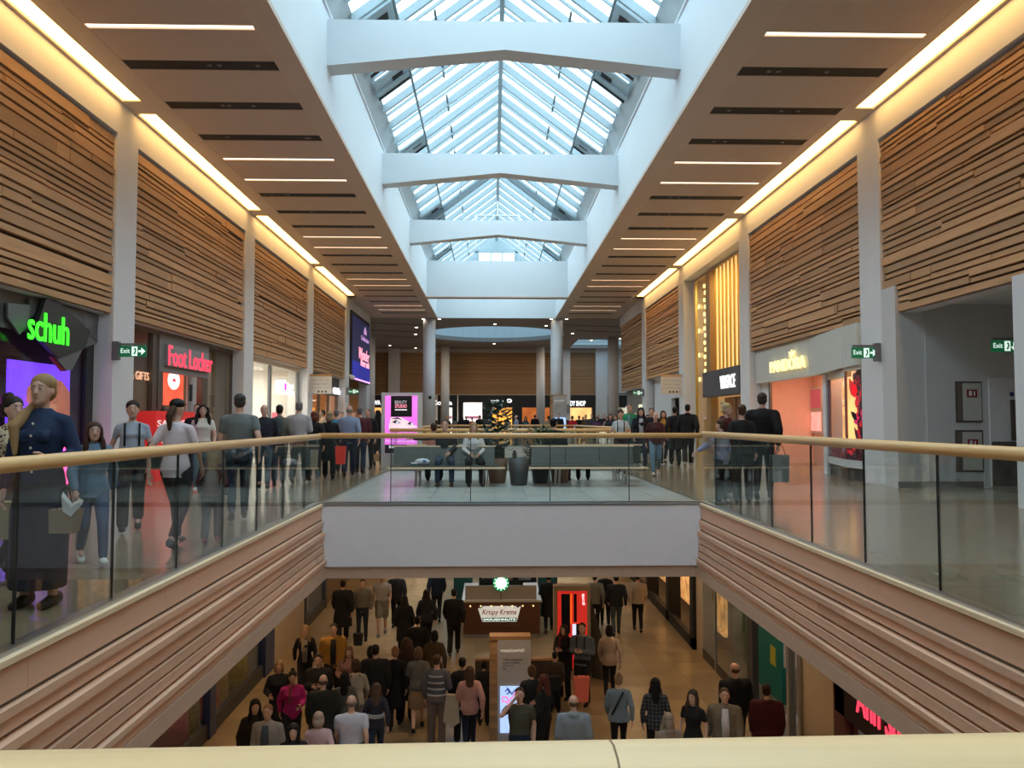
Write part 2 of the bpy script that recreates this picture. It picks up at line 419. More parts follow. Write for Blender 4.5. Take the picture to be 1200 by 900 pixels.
for side, a, b in (('left', -7.2, -4.25), ('right', 4.93, 7.85)):
    prev = -8.0; nb_ = nl_ = 1
    for y, blk_ in slots+[(53.9, 2)]:
        hw = .205 if blk_ == 1 else .075
        e = y-hw if blk_ != 2 else 53.8
        blk('ceiling_panel', a, b, prev+.004, e-.004, ZC+.004, ZC+.08, CEILM, ceil)
        if blk_ == 0:
            t = thing('slot_light', 'slim white linear light across the %s ceiling at %d metres' % (side, round(y)), 'ceiling light', ((a+b)/2, y, ZC+.03), group='linear ceiling lights, %s side' % side)
            t['label'] = 'slim warm white linear light across the taupe %s ceiling, %s from the near end' % (side, ORD(nl_)); nl_ += 1
            put('diffuser', MB().box(-(b-a)/2, (b-a)/2, -.07, .07, 0, .02), SLOT, t)
        elif blk_ == 1:
            t = thing('ceiling_slot', 'black service slot across the taupe %s ceiling, %s from the near end' % (side, ORD(nb_)), 'ceiling slot', ((a+b)/2, y, ZC+.015), group='black ceiling slots, %s side' % side)
            put('slot_liner', MB().box(-(b-a)/2, (b-a)/2, -.20, .20, .0, .05), BLACK, t)
            nb_ += 1
            for q in range(3): put('spot_lamp', MB().lathe((random.uniform(-1.2, 1.2), 0, -.06), [(.03, .04), (.05, .05), (.05, .09)], 10), GREY, t)
        prev = y+hw
# well upstands
struct('wall_well_left', MB().box(SL-.25, SL, -8, 53.8, ZC+.1, 10.7), UPST)
struct('wall_well_right', MB().box(SR, SR+.25, -8, 53.8, ZC+.1, 10.7), UPST)
struct('wall_well_end', MB().box(SL-.25, SR+.25, 53.79, 54.1, ZC+.0, 11.3), UPST)
struct('wall_well_start', MB().box(SL-.25, SR+.25, -8.3, -8, ZC, 11.3), UPST)
k_ = MB(); eL, eR, eZ = -3.42, 3.98, 11.3; RX, RZ = .28, 14.1
k_.prism([(SL, -8, 10.7), (eL, -8, eZ), (eL-.3, -8, eZ+.05), (SL-.25, -8, 10.7)], (0, 62, 0))
k_.prism([(SR, -8, 10.7), (eR, -8, eZ), (eR+.3, -8, eZ+.05), (SR+.25, -8, 10.7)], (0, 62, 0))
struct('trim_8', k_, mat('grey_band', (.42, .45, .46), .6))
struct('trim_9', MB().box(SL, SL+.05, -8, 53.8, 10.66, 10.72).box(SR-.05, SR, -8, 53.8, 10.66, 10.72), WHITE)
for i, y in enumerate((-.8+.3, 8.5, 17.7, 26.7, 35.7)):
    m = MB(); cx = (SL+SR)/2
    m.prism([(SL, y, 9.45), (cx, y, 9.86), (SR, y, 9.45), (SR, y, 10.52), (SL, y, 10.52)], (0, .55, 0))
    o = put('cross_beam', m, UPST)
    tag(o, ('white cambered beam above the camera, out of frame', 'white cambered beam out of frame above the near void', 'white cambered beam nearest the top of the photo', 'second white cambered beam across the skylight well', 'third white cambered beam across the skylight well')[i], 'beam')
tag(put('cross_beam', MB().box(SL, SR, 45, 45.6, 8.5, 10.55), UPST), 'deep flat white beam across the far end of the well', 'beam')
tag(put('beam_cap', MB().box(SL, SR, 44.98, 45.62, 8.44, 8.5), CEILF), 'thin taupe underside of the deep flat beam', 'beam')

# ================================================================== SKYLIGHT
sk = thing('glass_roof', 'long pitched glass roof with pale steel rafters over the well', 'skylight', (0, 0, 0))
L1 = Vector((RX-eL, 0, RZ-eZ)); L2 = Vector((RX-eR, 0, RZ-eZ))
def slope_mb(y0, y1, e, lo, hi, s0=0.0, s1=1.0):
    """slab along the roof slope between y0,y1, offset lo..hi below the glass plane"""
    a = Vector((e, 0, eZ)); r = Vector((RX, 0, RZ)); n = Vector((0, 0, 1))
    p = a.lerp(r, s0); q = a.lerp(r, s1)
    return [(p.x, y0, p.z-lo), (q.x, y0, q.z-lo), (q.x, y0, q.z-hi), (p.x, y0, p.z-hi)], (0, y1-y0, 0)
me_r = {}
for e, sd in ((eL, 'l'), (eR, 'r')):
    pts, d = slope_mb(-.055, .055, e, .03, .30); me_r[sd, 0] = MB().prism(pts, d).mesh('rafter')
    pts, d = slope_mb(-.03, .03, e, .03, .13); me_r[sd, 1] = MB().prism(pts, d).mesh('glazing_bar')
    pts, d = slope_mb(.02, .68, e, .0, .02); me_r[sd, 2] = MB().prism(pts, d).mesh('glass_pane')
    y = -7.7; i = 0
    while y < 53.6:
        link('rafter' if i % 2 == 0 else 'glazing_bar', me_r[sd, i % 2], STEELB, sk, loc=(0, y, 0))
        link('glass_pane', me_r[sd, 2], ROOFG, sk, loc=(0, y, 0)); y += .7; i += 1
    for s0 in (.5,):
        q = Vector((e, 0, eZ)).lerp(Vector((RX, 0, RZ)), s0)
        y = -7.0
        strut = MB()
        while y < 53: strut.box(q.x-.03, q.x+.03, y, y+1.4, q.z-.22, q.z-.17); y += 2.8
        put('purlin', strut, STEELD, sk)
    q = Vector((e, 0, eZ)).lerp(Vector((RX, 0, RZ)), .27)
    put('service_pipe', MB().tube((q.x, -8, q.z-.42), (q.x, 53, q.z-.42), .04, 8), STEELD, sk)
    for yb in (19.2, 20.9, 22.5, 28.4, 30.1, 11.0, 12.8, 37.5, 39.4, 46.5):       # grey actuator plates low on the slope
        pts, d = slope_mb(yb, yb+1.0, e, .14, .22, .0, .26)
        pl = put('vent_plate', MB().prism(pts, d), STEELB, sk)
        pts, d = slope_mb(yb+.32, yb+.62, e, .2, .24, .13, .21); put('plate_slot', MB().prism(pts, d), BLACK, pl)
        pts, d = slope_mb(yb+1.0, yb+1.12, e, .2, .26, .0, .26); put('plate_edge', MB().prism(pts, d), BLACK, pl)
put('ridge_beam', MB().box(RX-.07, RX+.07, -8, 54, RZ-.36, RZ+.02), STEELB, sk)
# heavier frame and maintenance gantry
for y in (38.0,):
    for e in (eL, eR):
        pts, d = slope_mb(y, y+.2, e, .3, .6); put('deep_rafter', MB().prism(pts, d), STEELD, sk)
put('gantry_frame', MB().tube((-.95, 44, 11), (-.95, 44, 12.9), .05, 8).tube((1.5, 44, 11), (1.5, 44, 12.9), .05, 8).tube((-.95, 44, 12.9), (1.5, 44, 12.9), .05, 8).tube((RX, 44, 12.9), (RX, 44, 13.8), .04, 8), WHITE, sk)
# glazed gable
gb = thing('gable_window', 'bright glazed gable end of the roof with steel mullions', 'window', (RX, 53.9, 11.3))
put('glass_pane', MB().box(-1.25, 1.25, 0, .02, 0, 1.6), ROOFG, gb)
put('gable_panel', MB().prism([(eL-RX, 0, 0), (-1.25, 0, 0), (-1.25, 0, 1.6), (-1.25, 0, 1.8)], (0, .1, 0)), STEELB, gb); put('gable_panel', MB().prism([(eR-RX, 0, 0), (1.25, 0, 0), (1.25, 0, 1.8)], (0, .1, 0)), STEELB, gb); put('gable_panel', MB().prism([(-1.6, 0, 1.6), (1.6, 0, 1.6), (0, 0, RZ-eZ)], (0, .1, 0)), STEELB, gb)
for x in (-1.25, -.4, .4, 1.25):
    h = 1.7; put('mullion', MB().box(x-.05, x+.05, -.06, .0, 0, h), STEELB, gb)
put('transom', MB().box(-2.5, 2.5, -.06, 0, .75, .85), STEELB, gb)

# ================================================================== FAR HALL
fh = MB()
NB = 48; cxo, cyo, ro = .1, 64.3, 5.75
bmv = bmesh.new()
def ring_ceiling():
    """far ceiling with a round opening and a second opening to its right"""
    m = MB()
    oc = [(cxo+ro*math.cos(2*PI*i/NB), cyo+ro*math.sin(2*PI*i/NB)) for i in range(NB)]
    X0, X1, Y0, Y1 = -6.4, 6.6, 57.8, 71
    def proj(x, y):
        dx, dy = x-cxo, y-cyo; t = min(((X1-cxo)/dx if dx > 0 else (X0-cxo)/dx) if abs(dx) > 1e-6 else 1e9, ((Y1-cyo)/dy if dy > 0 else (Y0-cyo)/dy) if abs(dy) > 1e-6 else 1e9)
        return (cxo+dx*t, cyo+dy*t)
    for i in range(NB):
        a, b = oc[i], oc[(i+1) % NB]; pa, pb = proj(*a), proj(*b)
        pts = [a, b, pb, pa]
        ca = (X1 if pa[0] > cxo else X0, Y1 if pa[1] > cyo else Y0)
        if abs(pa[0]-pb[0]) > 1e-4 and abs(pa[1]-pb[1]) > 1e-4: pts = [a, b, pb, ca, pa]
        m.prism([(p[0], p[1], ZC) for p in pts], (0, 0, .35))
    m.box(-14, 14, 53.81, Y0, ZC-.005, ZC+.35); m.box(-14, X0, Y0, 84, ZC, ZC+.35); m.box(X0, 7.4, Y1, 84, ZC, ZC+.35)
    m.box(X1, 7.4, Y0, Y1, ZC, ZC+.35); m.box(7.4, 14, Y0, 68.0, ZC, ZC+.35); m.box(7.4, 14, 76, 84, ZC, ZC+.35); m.box(12.8, 14, 68, 76, ZC, ZC+.35)
    return m
bmv.free()
struct('ceiling_far', ring_ceiling(), mat('far_ceiling', (.34, .30, .28), .75))
rim = MB()
for i in range(NB):
    a0, a1 = 2*PI*i/NB, 2*PI*(i+1)/NB
    rim.prism([(cxo+ro*math.cos(a), cyo+ro*math.sin(a), ZC+.35) for a in (a0, a1)]+[(cxo+(ro+.2)*math.cos(a), cyo+(ro+.2)*math.sin(a), ZC+.35) for a in (a1, a0)], (0, 0, 1.4))
OCG = glassmat('sky_dimming_glass', (.46, .54, .58))  # tint put in to dim the bright sky in both far hall openings
tag(put('oculus_glass', MB().tube((cxo, cyo, ZC+1.76), (cxo, cyo, ZC+1.8), ro+.3, 48), OCG), 'added round pane, tinted to dim the sky, closing the far hall drum', 'skylight')
tag(put('roof_pane', MB().box(7.2, 13, 67.8, 76.2, ZC+.36, ZC+.40), OCG), 'rectangular roof light at the right of the far hall, pane tinted to dim the sky', 'skylight')
tag(put('oculus', rim, UPST), 'round skylight drum in the ceiling of the far hall', 'skylight')
for (a, b, y) in ((-9.5, -4.6, 56.2), (-10.5, -5.8, 60.5), (4.8, 11, 57.2), (6.5, 12.5, 61.0), (-9, -6.2, 65)):
    tag(put('ceiling_slot', MB().prism([(a, y, ZC-.01), (b, y+1.6, ZC-.01), (b, y+1.95, ZC-.01), (a, y+.35, ZC-.01)], (0, 0, .03)), BLACK), 'black slanting slot in the far hall ceiling %s' % {-9.5: 'at left front', -10.5: 'at far left', 4.8: 'at right front', 6.5: 'at far right', -9: 'deepest on the left'}[a], 'ceiling slot', 'slanting slots in the far ceiling')
for px, py in sorted(((496, 374), (515, 374), (488, 384), (646, 374), (664, 374), (671, 391), (580, 380), (640, 382), (457, 405), (487, 392), (487, 408), (540, 410), (600, 410), (434, 397), (693, 399), (727, 397), (579, 403), (650, 404))):
    x, y = onZ(px, py, ZC-.02)
    dn_ = globals().get('dn_', 0)+1
    t = tag(put('downlight', MB().lathe((0, 0, 0), [(.10, 0), (.10, .02)], 10), DOWN, loc=(x, y, ZC-.02)), 'tiny round downlight in the far hall ceiling, %s counting from the left' % ORD(dn_), 'ceiling light', 'downlights of the far hall')
cols = [(-4.35, 54.6, .43), (4.45, 54.6, .43), (-10.0, 64.5, .48), (10.1, 66, .45), (-4.4, 74.0, .4), (4.5, 74, .4)]
clab = ['round white column at the left front of the far hall', 'round white column at the right front of the far hall', 'round white column beside the blue advertising screen', 'round white column at the far right of the hall', 'round white column against the far shops, left one', 'round white column against the far shops, right one']
for (x, y, r), l in zip(cols, clab):
    t = thing('round_column', l, 'column', (x, y, 0))
    put('shaft', MB().tube((0, 0, 0), (0, 0, ZC), r, 28), WHITE, t, True); put('base_ring', MB().tube((0, 0, 0), (0, 0, .15), r+.04, 28), METAL, t, True)
# back wall: piers, slatted timber, shopfronts
wfar = struct('wall_far', MB().box(-14, 14, 77.3, 77.6, 3.9, ZC).box(-14, 14, 80.5, 80.8, 0, 4.2).box(-14, 14, 77.3, 80.6, 3.9, 4.1), CREAM)
for x in (-9.5, 7.0, 10.6): tag(put('flat_pier', MB().box(x-.55, x+.55, 76.7, 77.3, 0, ZC), WHITE), {-9.5: 'flat white pier on the far wall at left', 7.0: 'flat white pier on the far wall behind the right crowd', 10.6: 'flat white pier at the far right end of the wall'}[x], 'pier')
def far_panel(x0, x1, y, label):
    t = thing('timber_slat_panel', label, None, (x0, y, 3.95)); t.parent = wfar; jn = MB(); z = 0
    put('backing', MB().box(0, x1-x0, -.02, 0, 0, 4.1), DARK, t)
    while z < 4.0:
        h = random.choice((.12, .16, .2, .24)); x = 0
        while x < x1-x0: n = min(x+random.uniform(2, 4), x1-x0); jn.box(x, n-.01, -.05-random.random()*.04, -.02, z, min(z+h-.03, 4.1)); x = n
        z += h
    o = put('board_field', jn, WOODX, t); o['kind'] = 'stuff'
far_panel(-13.8, -10.1, 77.3, 'oak slat panel on the far wall behind the left column')
far_panel(-8.9, 6.4, 77.3, 'widest oak slat panel across the middle of the far wall')
far_panel(7.6, 10, 77.3, 'narrow oak slat panel at the right of the far wall')
# side walls of the far hall: screen wall on the left, timber wedge on the right
struct('wall_screen', MB().box(XL, XL-.5, 45.2, 53.0, 3.9, ZC).box(XL, XL-.5, 51.6, 53, 0, 4), WHITE)
wsr = struct('wall_side_right', MB().box(XR, XR+.5, 45.2, 53.0, 7.7, ZC).box(XR+.14, XR+.5, 45.2, 53, 3.9, 7.8), WHITE)
board_panel('oak slat wall panel at the farthest end of the right wall', 'R', 45.2, 52.9, 3.4, 7.7, False, wsr)

# ================================================================== UPPER SHOPS, LEFT
SHL, SHR = XL-.45, XR+.45
def interior(side, y0, y1, z1, colr, depth, power, lc, name):
    s = 1 if side == 'L' else -1; X = SHL if side == 'L' else SHR; m = MB()
    m.box(X-s*depth, X-s*(depth+.1), y0, y1, 0, z1); m.box(X, X-s*depth, y0-.05, y0, 0, z1); m.box(X, X-s*depth, y1, y1+.05, 0, z1)
    m.box(X, X-s*depth, y0, y1, z1, z1+.05)
    o = struct('wall_shop_'+name, m, mat('shop_interior_'+name, colr, .7, var=.04))
    if power: area('shop_lamp_'+name, (X-s*depth/2, (y0+y1)/2, z1-.1), depth*.6, power, lc, sy=(y1-y0)*.7)
    return o
# --- bay with the green lettering
F = Face('L', SHL)
interior('L', 9.3, 17.1, 3.7, (.05, .04, .04), 3.5, 25, (1, .6, .4), 'dark')
t = thing('shoe_shop_front', 'dark faceted shopfront with green illuminated lettering at far left', 'shopfront', (SHL, 9.2, 0)); MI = Matrix.Translation((-SHL, -9.2, 0))
def parentkeep(o, t):
    pass
class TFace(Face):
    """face whose drawings belong to a thing and are stored in its frame"""
    def __init__(s, side, pos, name, label, cat, group=None, base=None):
        super().__init__(side, pos); s.t = thing(name, label, cat, base or (0, 0, 0), group=group); s.root = s.t; s.base = Vector(base or (0, 0, 0))
    def done(s):
        for o in s.t.children_recursive:
            if o.parent == s.t: o.location = Vector(o.location)-s.base
        return s.t
bpy.data.objects.remove(t)
F = TFace('L', SHL, 'shoe_shop_front', 'dark faceted shopfront with green illuminated lettering at far left', 'shopfront', base=(SHL, 9.2, 0))
CH1 = mat('facet_dark', (.10, .10, .105), .45); CH2 = mat('facet_mid', (.15, .15, .155), .5); CH3 = mat('facet_black', (.02, .02, .022), .4)
F.box('door_head', 9.2, 17.2, 3.05, 3.74, CH1, 0, .05)
a = F.px
F.poly('facet', [(9.3, 3.74), (11.5, 3.74), (12.4, 2.3), (9.3, 2.1)], CH2, .05, .09)
F.poly('facet', [a(*p) for p in ((0, 355), (26, 357), (26, 380), (14, 392), (0, 372))], CH2, .10, .14)
F.poly('facet', [a(*p) for p in ((26, 350), (60, 356), (56, 362), (32, 370), (26, 372))], CH1, .08, .14)
F.poly('facet', [a(*p) for p in ((64, 358), (88, 364), (92, 385), (80, 384))], CH1, .10, .16)
F.poly('facet', [a(*p) for p in ((88, 364), (117, 372), (92, 388))], CH2, .08, .13)
F.poly('facet', [a(*p) for p in ((117, 372), (117, 402), (108, 402), (92, 388))], CH1, .06, .12)
F.poly('facet', [a(*p) for p in ((92, 388), (108, 402), (92, 408), (86, 396))], CH2, .07, .11)
F.poly('facet', [a(*p) for p in ((50, 418), (84, 407), (70, 434), (64, 434))], CH2, .18, .24)
F.poly('facet_edge', [a(*p) for p in ((48, 418), (52, 420), (66, 435), (62, 435))], mat('facet_red', (.35, .03, .03), .5), .14, .2)
F.poly('sign_plate', [a(*p) for p in ((36, 351), (48, 351), (90, 388), (84, 408), (52, 420), (27, 396), (26, 380))], CH3, .2, .28)
F2 = Face('L', SHL+.0, F.t)
(u0, v0), (u1, v1) = onX(35, 400, SHL+.33), onX(83, 377, SHL+.33)
F2.text('letters', 'schuh', u0, u1, 2.88, 3.42, GREENL, .28, .31)
F.box('mullion', 16.9, 17.2, 0, 3.1, CH3, -.05, .05); F.box('mullion', 13.2, 13.4, 0, 3.1, CH3, -.05, .05)
F.box('window_glass', 13.4, 16.9, .1, 3.05, PANE, -.03, -.01)
F.box('plinth', 13.4, 17.2, 0, .12, CH3, -.05, .03)
F.box('neon_strip', *[onX(q, 500, SHL)[0] for q in (74, 78)], .15, 1.05, mat('pink_neon', (1, .05, .2), emit=5), .02, .06)
F.box('neon_strip', 11.3, 11.5, .15, 2.4, MATS['pink_neon'], .02, .06)
F.done()
F = TFace('L', SHL-.15, 'video_screen', 'purple video screen showing the back of a long haired head', 'screen', base=(SHL-.15, 14, 0))
(a0, b0), (a1, b1) = F.px(7, 452), F.px(80, 430)
F.box('screen', a0, a1, .6, b1, mat('purple_screen', (.17, .05, 1.0), emit=1.5, var=.02), 0, .04)
hc = F.px(55, 470); F.poly('picture_hair', [F.px(*p) for p in ((28, 470), (29, 455), (38, 445), (55, 442), (70, 447), (79, 460), (79, 520), (62, 520), (60, 480), (36, 478))], mat('screen_hair', (.5, .16, .10), emit=.7, stretch=(8, 30, 2), var=.4), .04, .05)
F.box('stand', a0+.2, a1-.2, 0.0, .6, DGREY, 0, .05)
F.done()
# --- bay with the red lettering
interior('L', 18.2, 26.1, 3.7, (.30, .25, .2), 3.5, 70, (1, .8, .6), 'trainers')
F = TFace('L', SHL, 'trainer_shop_front', 'grey and bronze shopfront with red illuminated lettering', 'shopfront', base=(SHL, 18.2, 0)); a = F.px
BR = mat('bronze_frame', (.16, .13, .11), .4, .6); GRF = mat('grey_fascia', (.20, .19, .19), .5)
y_ = lambda p: F.px(p, 480)[0]
F.box('door_head', 18.2, 26.2, 3.62, 3.75, BR, 0, .1)
F.box('mullion', y_(174), y_(180), 0, 3.65, BR, -.05, .08)
F.box('fascia', y_(180), y_(239), 2.68, 3.62, GRF, 0, .12)
(u0, v0), (u1, v1) = F.px(187, 425), F.px(241, 420)
F.box('sign_board', y_(186), y_(236), 2.85, 3.4, mat('sign_grey', (.3, .3, .31), .5), .12, .2)
F.text('letters', 'Foot Locker', y_(188)-.05, y_(241)-.1, 2.85, 3.38, REDL, .2, .22)
F.text('window_lettering', 'BAGS & GIFTS', 17.9+.35, y_(174)-.02, 2.42, 2.62, mat('tan_letter', (.9, .5, .3), emit=.7), -.01, .01)
F.box('post', y_(180), y_(186), 0, 2.68, BR, -.05, .1); F.box('post', y_(232), y_(239), 0, 3.6, BR, -.05, .1)
F.box('window_glass', 18.2, y_(174), .1, 3.6, PANE, -.03, -.01)
F.box('window_glass', y_(239), 25.9, .1, 3.6, PANE, -.03, -.01)
F.box('cream_panel', y_(240), 25.6, 0, 3.6, mat('shop_cream', (.62, .50, .36), .6), -.5, -.4)
F.box('post', y_(268), y_(271), 0, 3.6, BR, -.05, .08)
F.done()
F = TFace('L', SHL-.5, 'poster_screen', 'tall red lit poster with a white disc in the trainer shop', 'poster', base=(SHL-.5, 19.5, 0))
F.box('poster_panel', F.px(191, 450)[0], F.px(213, 450)[0], F.px(200, 475)[1], F.px(200, 433)[1], mat('red_poster', (1, .10, .05), emit=1.2, var=.3, scale=2), 0, .05)
u, v = F.px(201.5, 445.5); F.disc('picture_disc', u, v, .42, mat('poster_white', (1, .8, .75), emit=1.4), .05, .06, rv=.27)
F.poly('picture_shoe', [(u-.13, v-.04), (u+.13, v-.04), (u+.1, v+.02), (u-.05, v+.06)], REDL, .06, .065)
F.done()
t = thing('display_plinth', 'red display plinth with white lettering in the trainer shop entrance', 'display stand', (SHL+.75, 18.85, 0))
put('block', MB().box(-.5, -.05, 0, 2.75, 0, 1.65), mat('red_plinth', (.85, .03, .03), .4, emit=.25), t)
F = Face('L', -.05, t)
for i, tx in enumerate(('SALE  SALE', 'MORE STYLES', 'MORE SIZES')): F.text('lettering', tx, .1, 2.65, 1.28-i*.2, 1.43-i*.2, mat('plinth_white', (1, .9, .9), emit=.5), 0, .01)
def trainer(loc, m, l, rz=0):
    mb = MB().caps((-.11, 0, .045), (.12, 0, .04), .05, .04, 10); mb.caps((-.10, 0, .06), (-.09, 0, .12), .045, .04, 8); mb.box(-.15, .16, -.045, .045, 0, .025)
    tag(put('trainer_shoe', mb, m, None, True, loc=loc, rot=(0, 0, rz)), l, 'shoe', 'trainers on display in the red shop')
for i, (px, py) in enumerate(((193, 470), (205, 470))):
    y, z = onX(px, 476, SHL+.45); trainer((SHL+.45, y, 1.65), DGREY, ('left', 'right')[i]+' one of two black trainers on the red plinth before the red poster', PI/2)
t = thing('picture_card', 'white card with a shoe picture hung in the trainer shop', 'poster', (SHL-.4, *onX(218, 470, SHL-.4))); put('card', MB().box(0, .03, 0, .7, -.5, .9), WHITE, t); put('shoe_print', MB().box(.03, .035, .15, .4, 0, .5), DGREY, t)
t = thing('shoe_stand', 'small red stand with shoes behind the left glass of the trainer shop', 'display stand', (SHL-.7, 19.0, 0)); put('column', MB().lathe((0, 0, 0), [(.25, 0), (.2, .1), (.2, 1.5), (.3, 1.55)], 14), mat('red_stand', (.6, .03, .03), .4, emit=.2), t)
trainer((SHL-.7, 19.0, 1.55), mat('tan_shoe', (.7, .4, .2), .5), 'tan trainer on the small round red stand', PI/2)
# --- white glazed bay
interior('L', 27.2, 35.1, 3.65, (.92, .88, .80), 3.5, 420, (1, .93, .82), 'white')
F = TFace('L', SHL, 'glazed_shop_front', 'white glazed shopfront with small white and pink lit logo', 'shopfront', base=(SHL, 27.2, 0)); y_ = lambda p: F.px(p, 480)[0]
F.box('header', 27.2, 35.2, 3.55, 3.75, CREAM, 0, .1)
F.box('window_glass', 27.2, y_(314), .1, 3.55, PANE, 0, .02); F.box('window_glass', y_(316), y_(347), .1, 3.55, PANE, 0, .02)
F.box('mullion', y_(314), y_(316), 0, 3.6, GREY, -.03, .06); F.box('mullion', y_(347), y_(350), 0, 3.6, GREY, -.03, .06)
F.box('side_panel', y_(350), 35.2, 0, 3.6, WHITE, -.05, .06)
# logo: white bar, ring with pink bar, small letters
F.box('logo_bar', y_(324), y_(326.3), 2.55, 3.05, WHITEL, .05, .1)
F.disc('logo_ring', y_(330.5), 2.8, .42, WHITEL, .05, .1, rv=.29); F.box('logo_pink_bar', y_(330), y_(332), 2.66, 2.96, mat('pink_letter', (1, .03, .6), emit=1.5), .1, .12)
F.text('letters', 'Smart', y_(334), y_(341.5), 2.78, 3.0, WHITEL, .05, .09, bold=.015); F.text('letters', 'skin', y_(334), y_(342), 2.5, 2.74, WHITEL, .05, .09, bold=.015)
F.done()
for i, px in enumerate((323, 341)):
    y, z = onX(px, 490, SHL-.8); t = thing('pink_display', ('tall pink stack of boxes behind the glass of the white shop', 'smaller pink stack of boxes deeper in the white shop')[i], 'display', (SHL-.8-i*.6, y, 0))
    for k in range(5): put('box', MB().box(-.25+k*.03, .25-k*.03, -.3+k*.04, .3-k*.04, k*.36, k*.36+.34), mat('pink_box', (.8, .12, .22), .5), t)
t = thing('ceiling_light_panel', 'bright white light panel on the ceiling of the white shop', 'ceiling light', (SHL-1.8, 29, 3.6)); put('panel', MB().box(-.4, .4, -.8, .8, -.04, 0), LAMPW, t)
# --- warm bay beyond
interior('L', 36.2, 44.1, 3.6, (.75, .45, .25), 3.0, 190, (1, .62, .32), 'amber')
F = TFace('L', SHL, 'amber_shop_front', 'amber lit shopfront with black fascia at the end of the left wall', 'shopfront', base=(SHL, 36.2, 0)); y_ = lambda p: F.px(p, 480)[0]
F.box('fascia', 36.2, 44.2, 2.75, 3.75, CH3, 0, .1); F.text('letters', 'Caffe', y_(387), y_(395)-.1, 2.85, 3.2, WHITEL, .12, .2, bold=.02)
for p in (372, 383, 393): F.box('mullion', y_(p), y_(p+1.2), 0, 2.75, BR, -.03, .08)
F.box('window_glass', 36.3, 44.1, .1, 2.75, PANE, 0, .02); F.done()
# big blue screen
F = TFace('L', XL+.02, 'advertising_screen', 'huge dark blue advertising screen with pink script on the left wall', 'screen', base=(XL+.02, 45.4, 3.9)); a = F.px
ys = (45.35, 51.9)
F.box('frame', ys[0], ys[1], 3.75, 7.75, BLACK, -.02, .1)
F.box('screen', ys[0]+.05, ys[1]-.05, 3.85, 7.5, mat('navy_screen', (.006, .009, .05), emit=.8, var=.3, scale=.8), .1, .13)
F.box('screen_glow', ys[0]+.05, ys[1]-.05, 3.9, 4.9, mat('blue_screen', (.015, .02, .28), emit=.8, var=.3, scale=.8), .13, .14)
F.box('pink_edge', ys[0]+.05, ys[1]-.05, 3.82, 3.9, mat('pink_edge', (.9, .4, .9), emit=1.5), .13, .17)
PK = mat('pink_script', (1, .35, .45), emit=1.5)
F.text('script', 'Wonder', 47.6, 51.5, 5.15, 5.85, PK, .14, .16, shear=.3); F.text('script', 'Never ends', 48.2, 51.5, 4.75, 5.2, PK, .14, .16, shear=.3)
F.text('script', 'Celebration', 48.3, 51.2, 6.35, 6.65, mat('mauve_script', (.45, .25, .5), emit=1), .14, .16, shear=.2)
F.poly('crest', [(49.3, 6.8), (50.3, 6.8), (50.3, 7.0), (49.8, 7.3), (49.3, 7.0)], MATS['mauve_script'], .14, .16)
F.done()

# ================================================================== UPPER SHOPS, RIGHT
# service door alcove
al = MB(); Y9 = 16.6
al.box(XR-.0+.0, XR+.6, Y9, Y9+.6, 0, 4.3); al.box(XR+.6, 12.2, Y9+.0, Y9+.4, 0, 4.3); al.box(12.2, 12.4, 9, 17, 0, 4.3); al.box(XR+.3, 12.4, 9.2, 17, 4.25, 4.4)
struct('wall_alcove', al, mat('alcove_wall', (.60, .59, .59), .7, var=.03))
tag(put('square_column', MB().box(XR+.0, XR+.55, 12.25, 12.8, 0, 3.8), WHITE), 'square white column at the right edge of the photo', 'column')
struct('baseboard_right', MB().box(XR-.02, 12.2, Y9-.02, Y9, 0, .14), mat('grey_skirting', (.16, .15, .14), .5))
F = TFace('F', Y9, 'service_door', 'white double service door with black pull handles and grey kick plates', 'door', base=(10.6, Y9, 0)); x_ = lambda p: F.px(p, 500)[0]
xd = x_(1157)
F.box('door_frame', xd-.12, xd+1.9, 0, 2.42, mat('frame_grey', (.56, .55, .56), .6), 0, .06)
F.box('door_leaf', xd, xd+.56, .02, 2.32, mat('door_white', (.70, .69, .70), .5), .06, .10); F.box('door_leaf', xd+.57, xd+1.7, .02, 2.32, MATS['door_white'], .06, .10)
F.box('kick_plate', xd+.02, xd+.54, .04, .98, mat('kick_plate', (.10, .09, .085), .7), .10, .115); F.box('kick_plate', xd+.59, xd+1.68, .04, .98, MATS['kick_plate'], .10, .115)
for dx in (.44, .60): F.box('pull_handle', xd+dx, xd+dx+.09, 1.0, 1.86, mat('handle_bronze', (.14, .11, .09), .4, .5), .10, .15)
for dx in (.48, .64): F.disc('push_sign', xd+dx, 1.98, .05, mat('blue_disc', (.02, .04, .2), .4), .10, .11)
F.done()
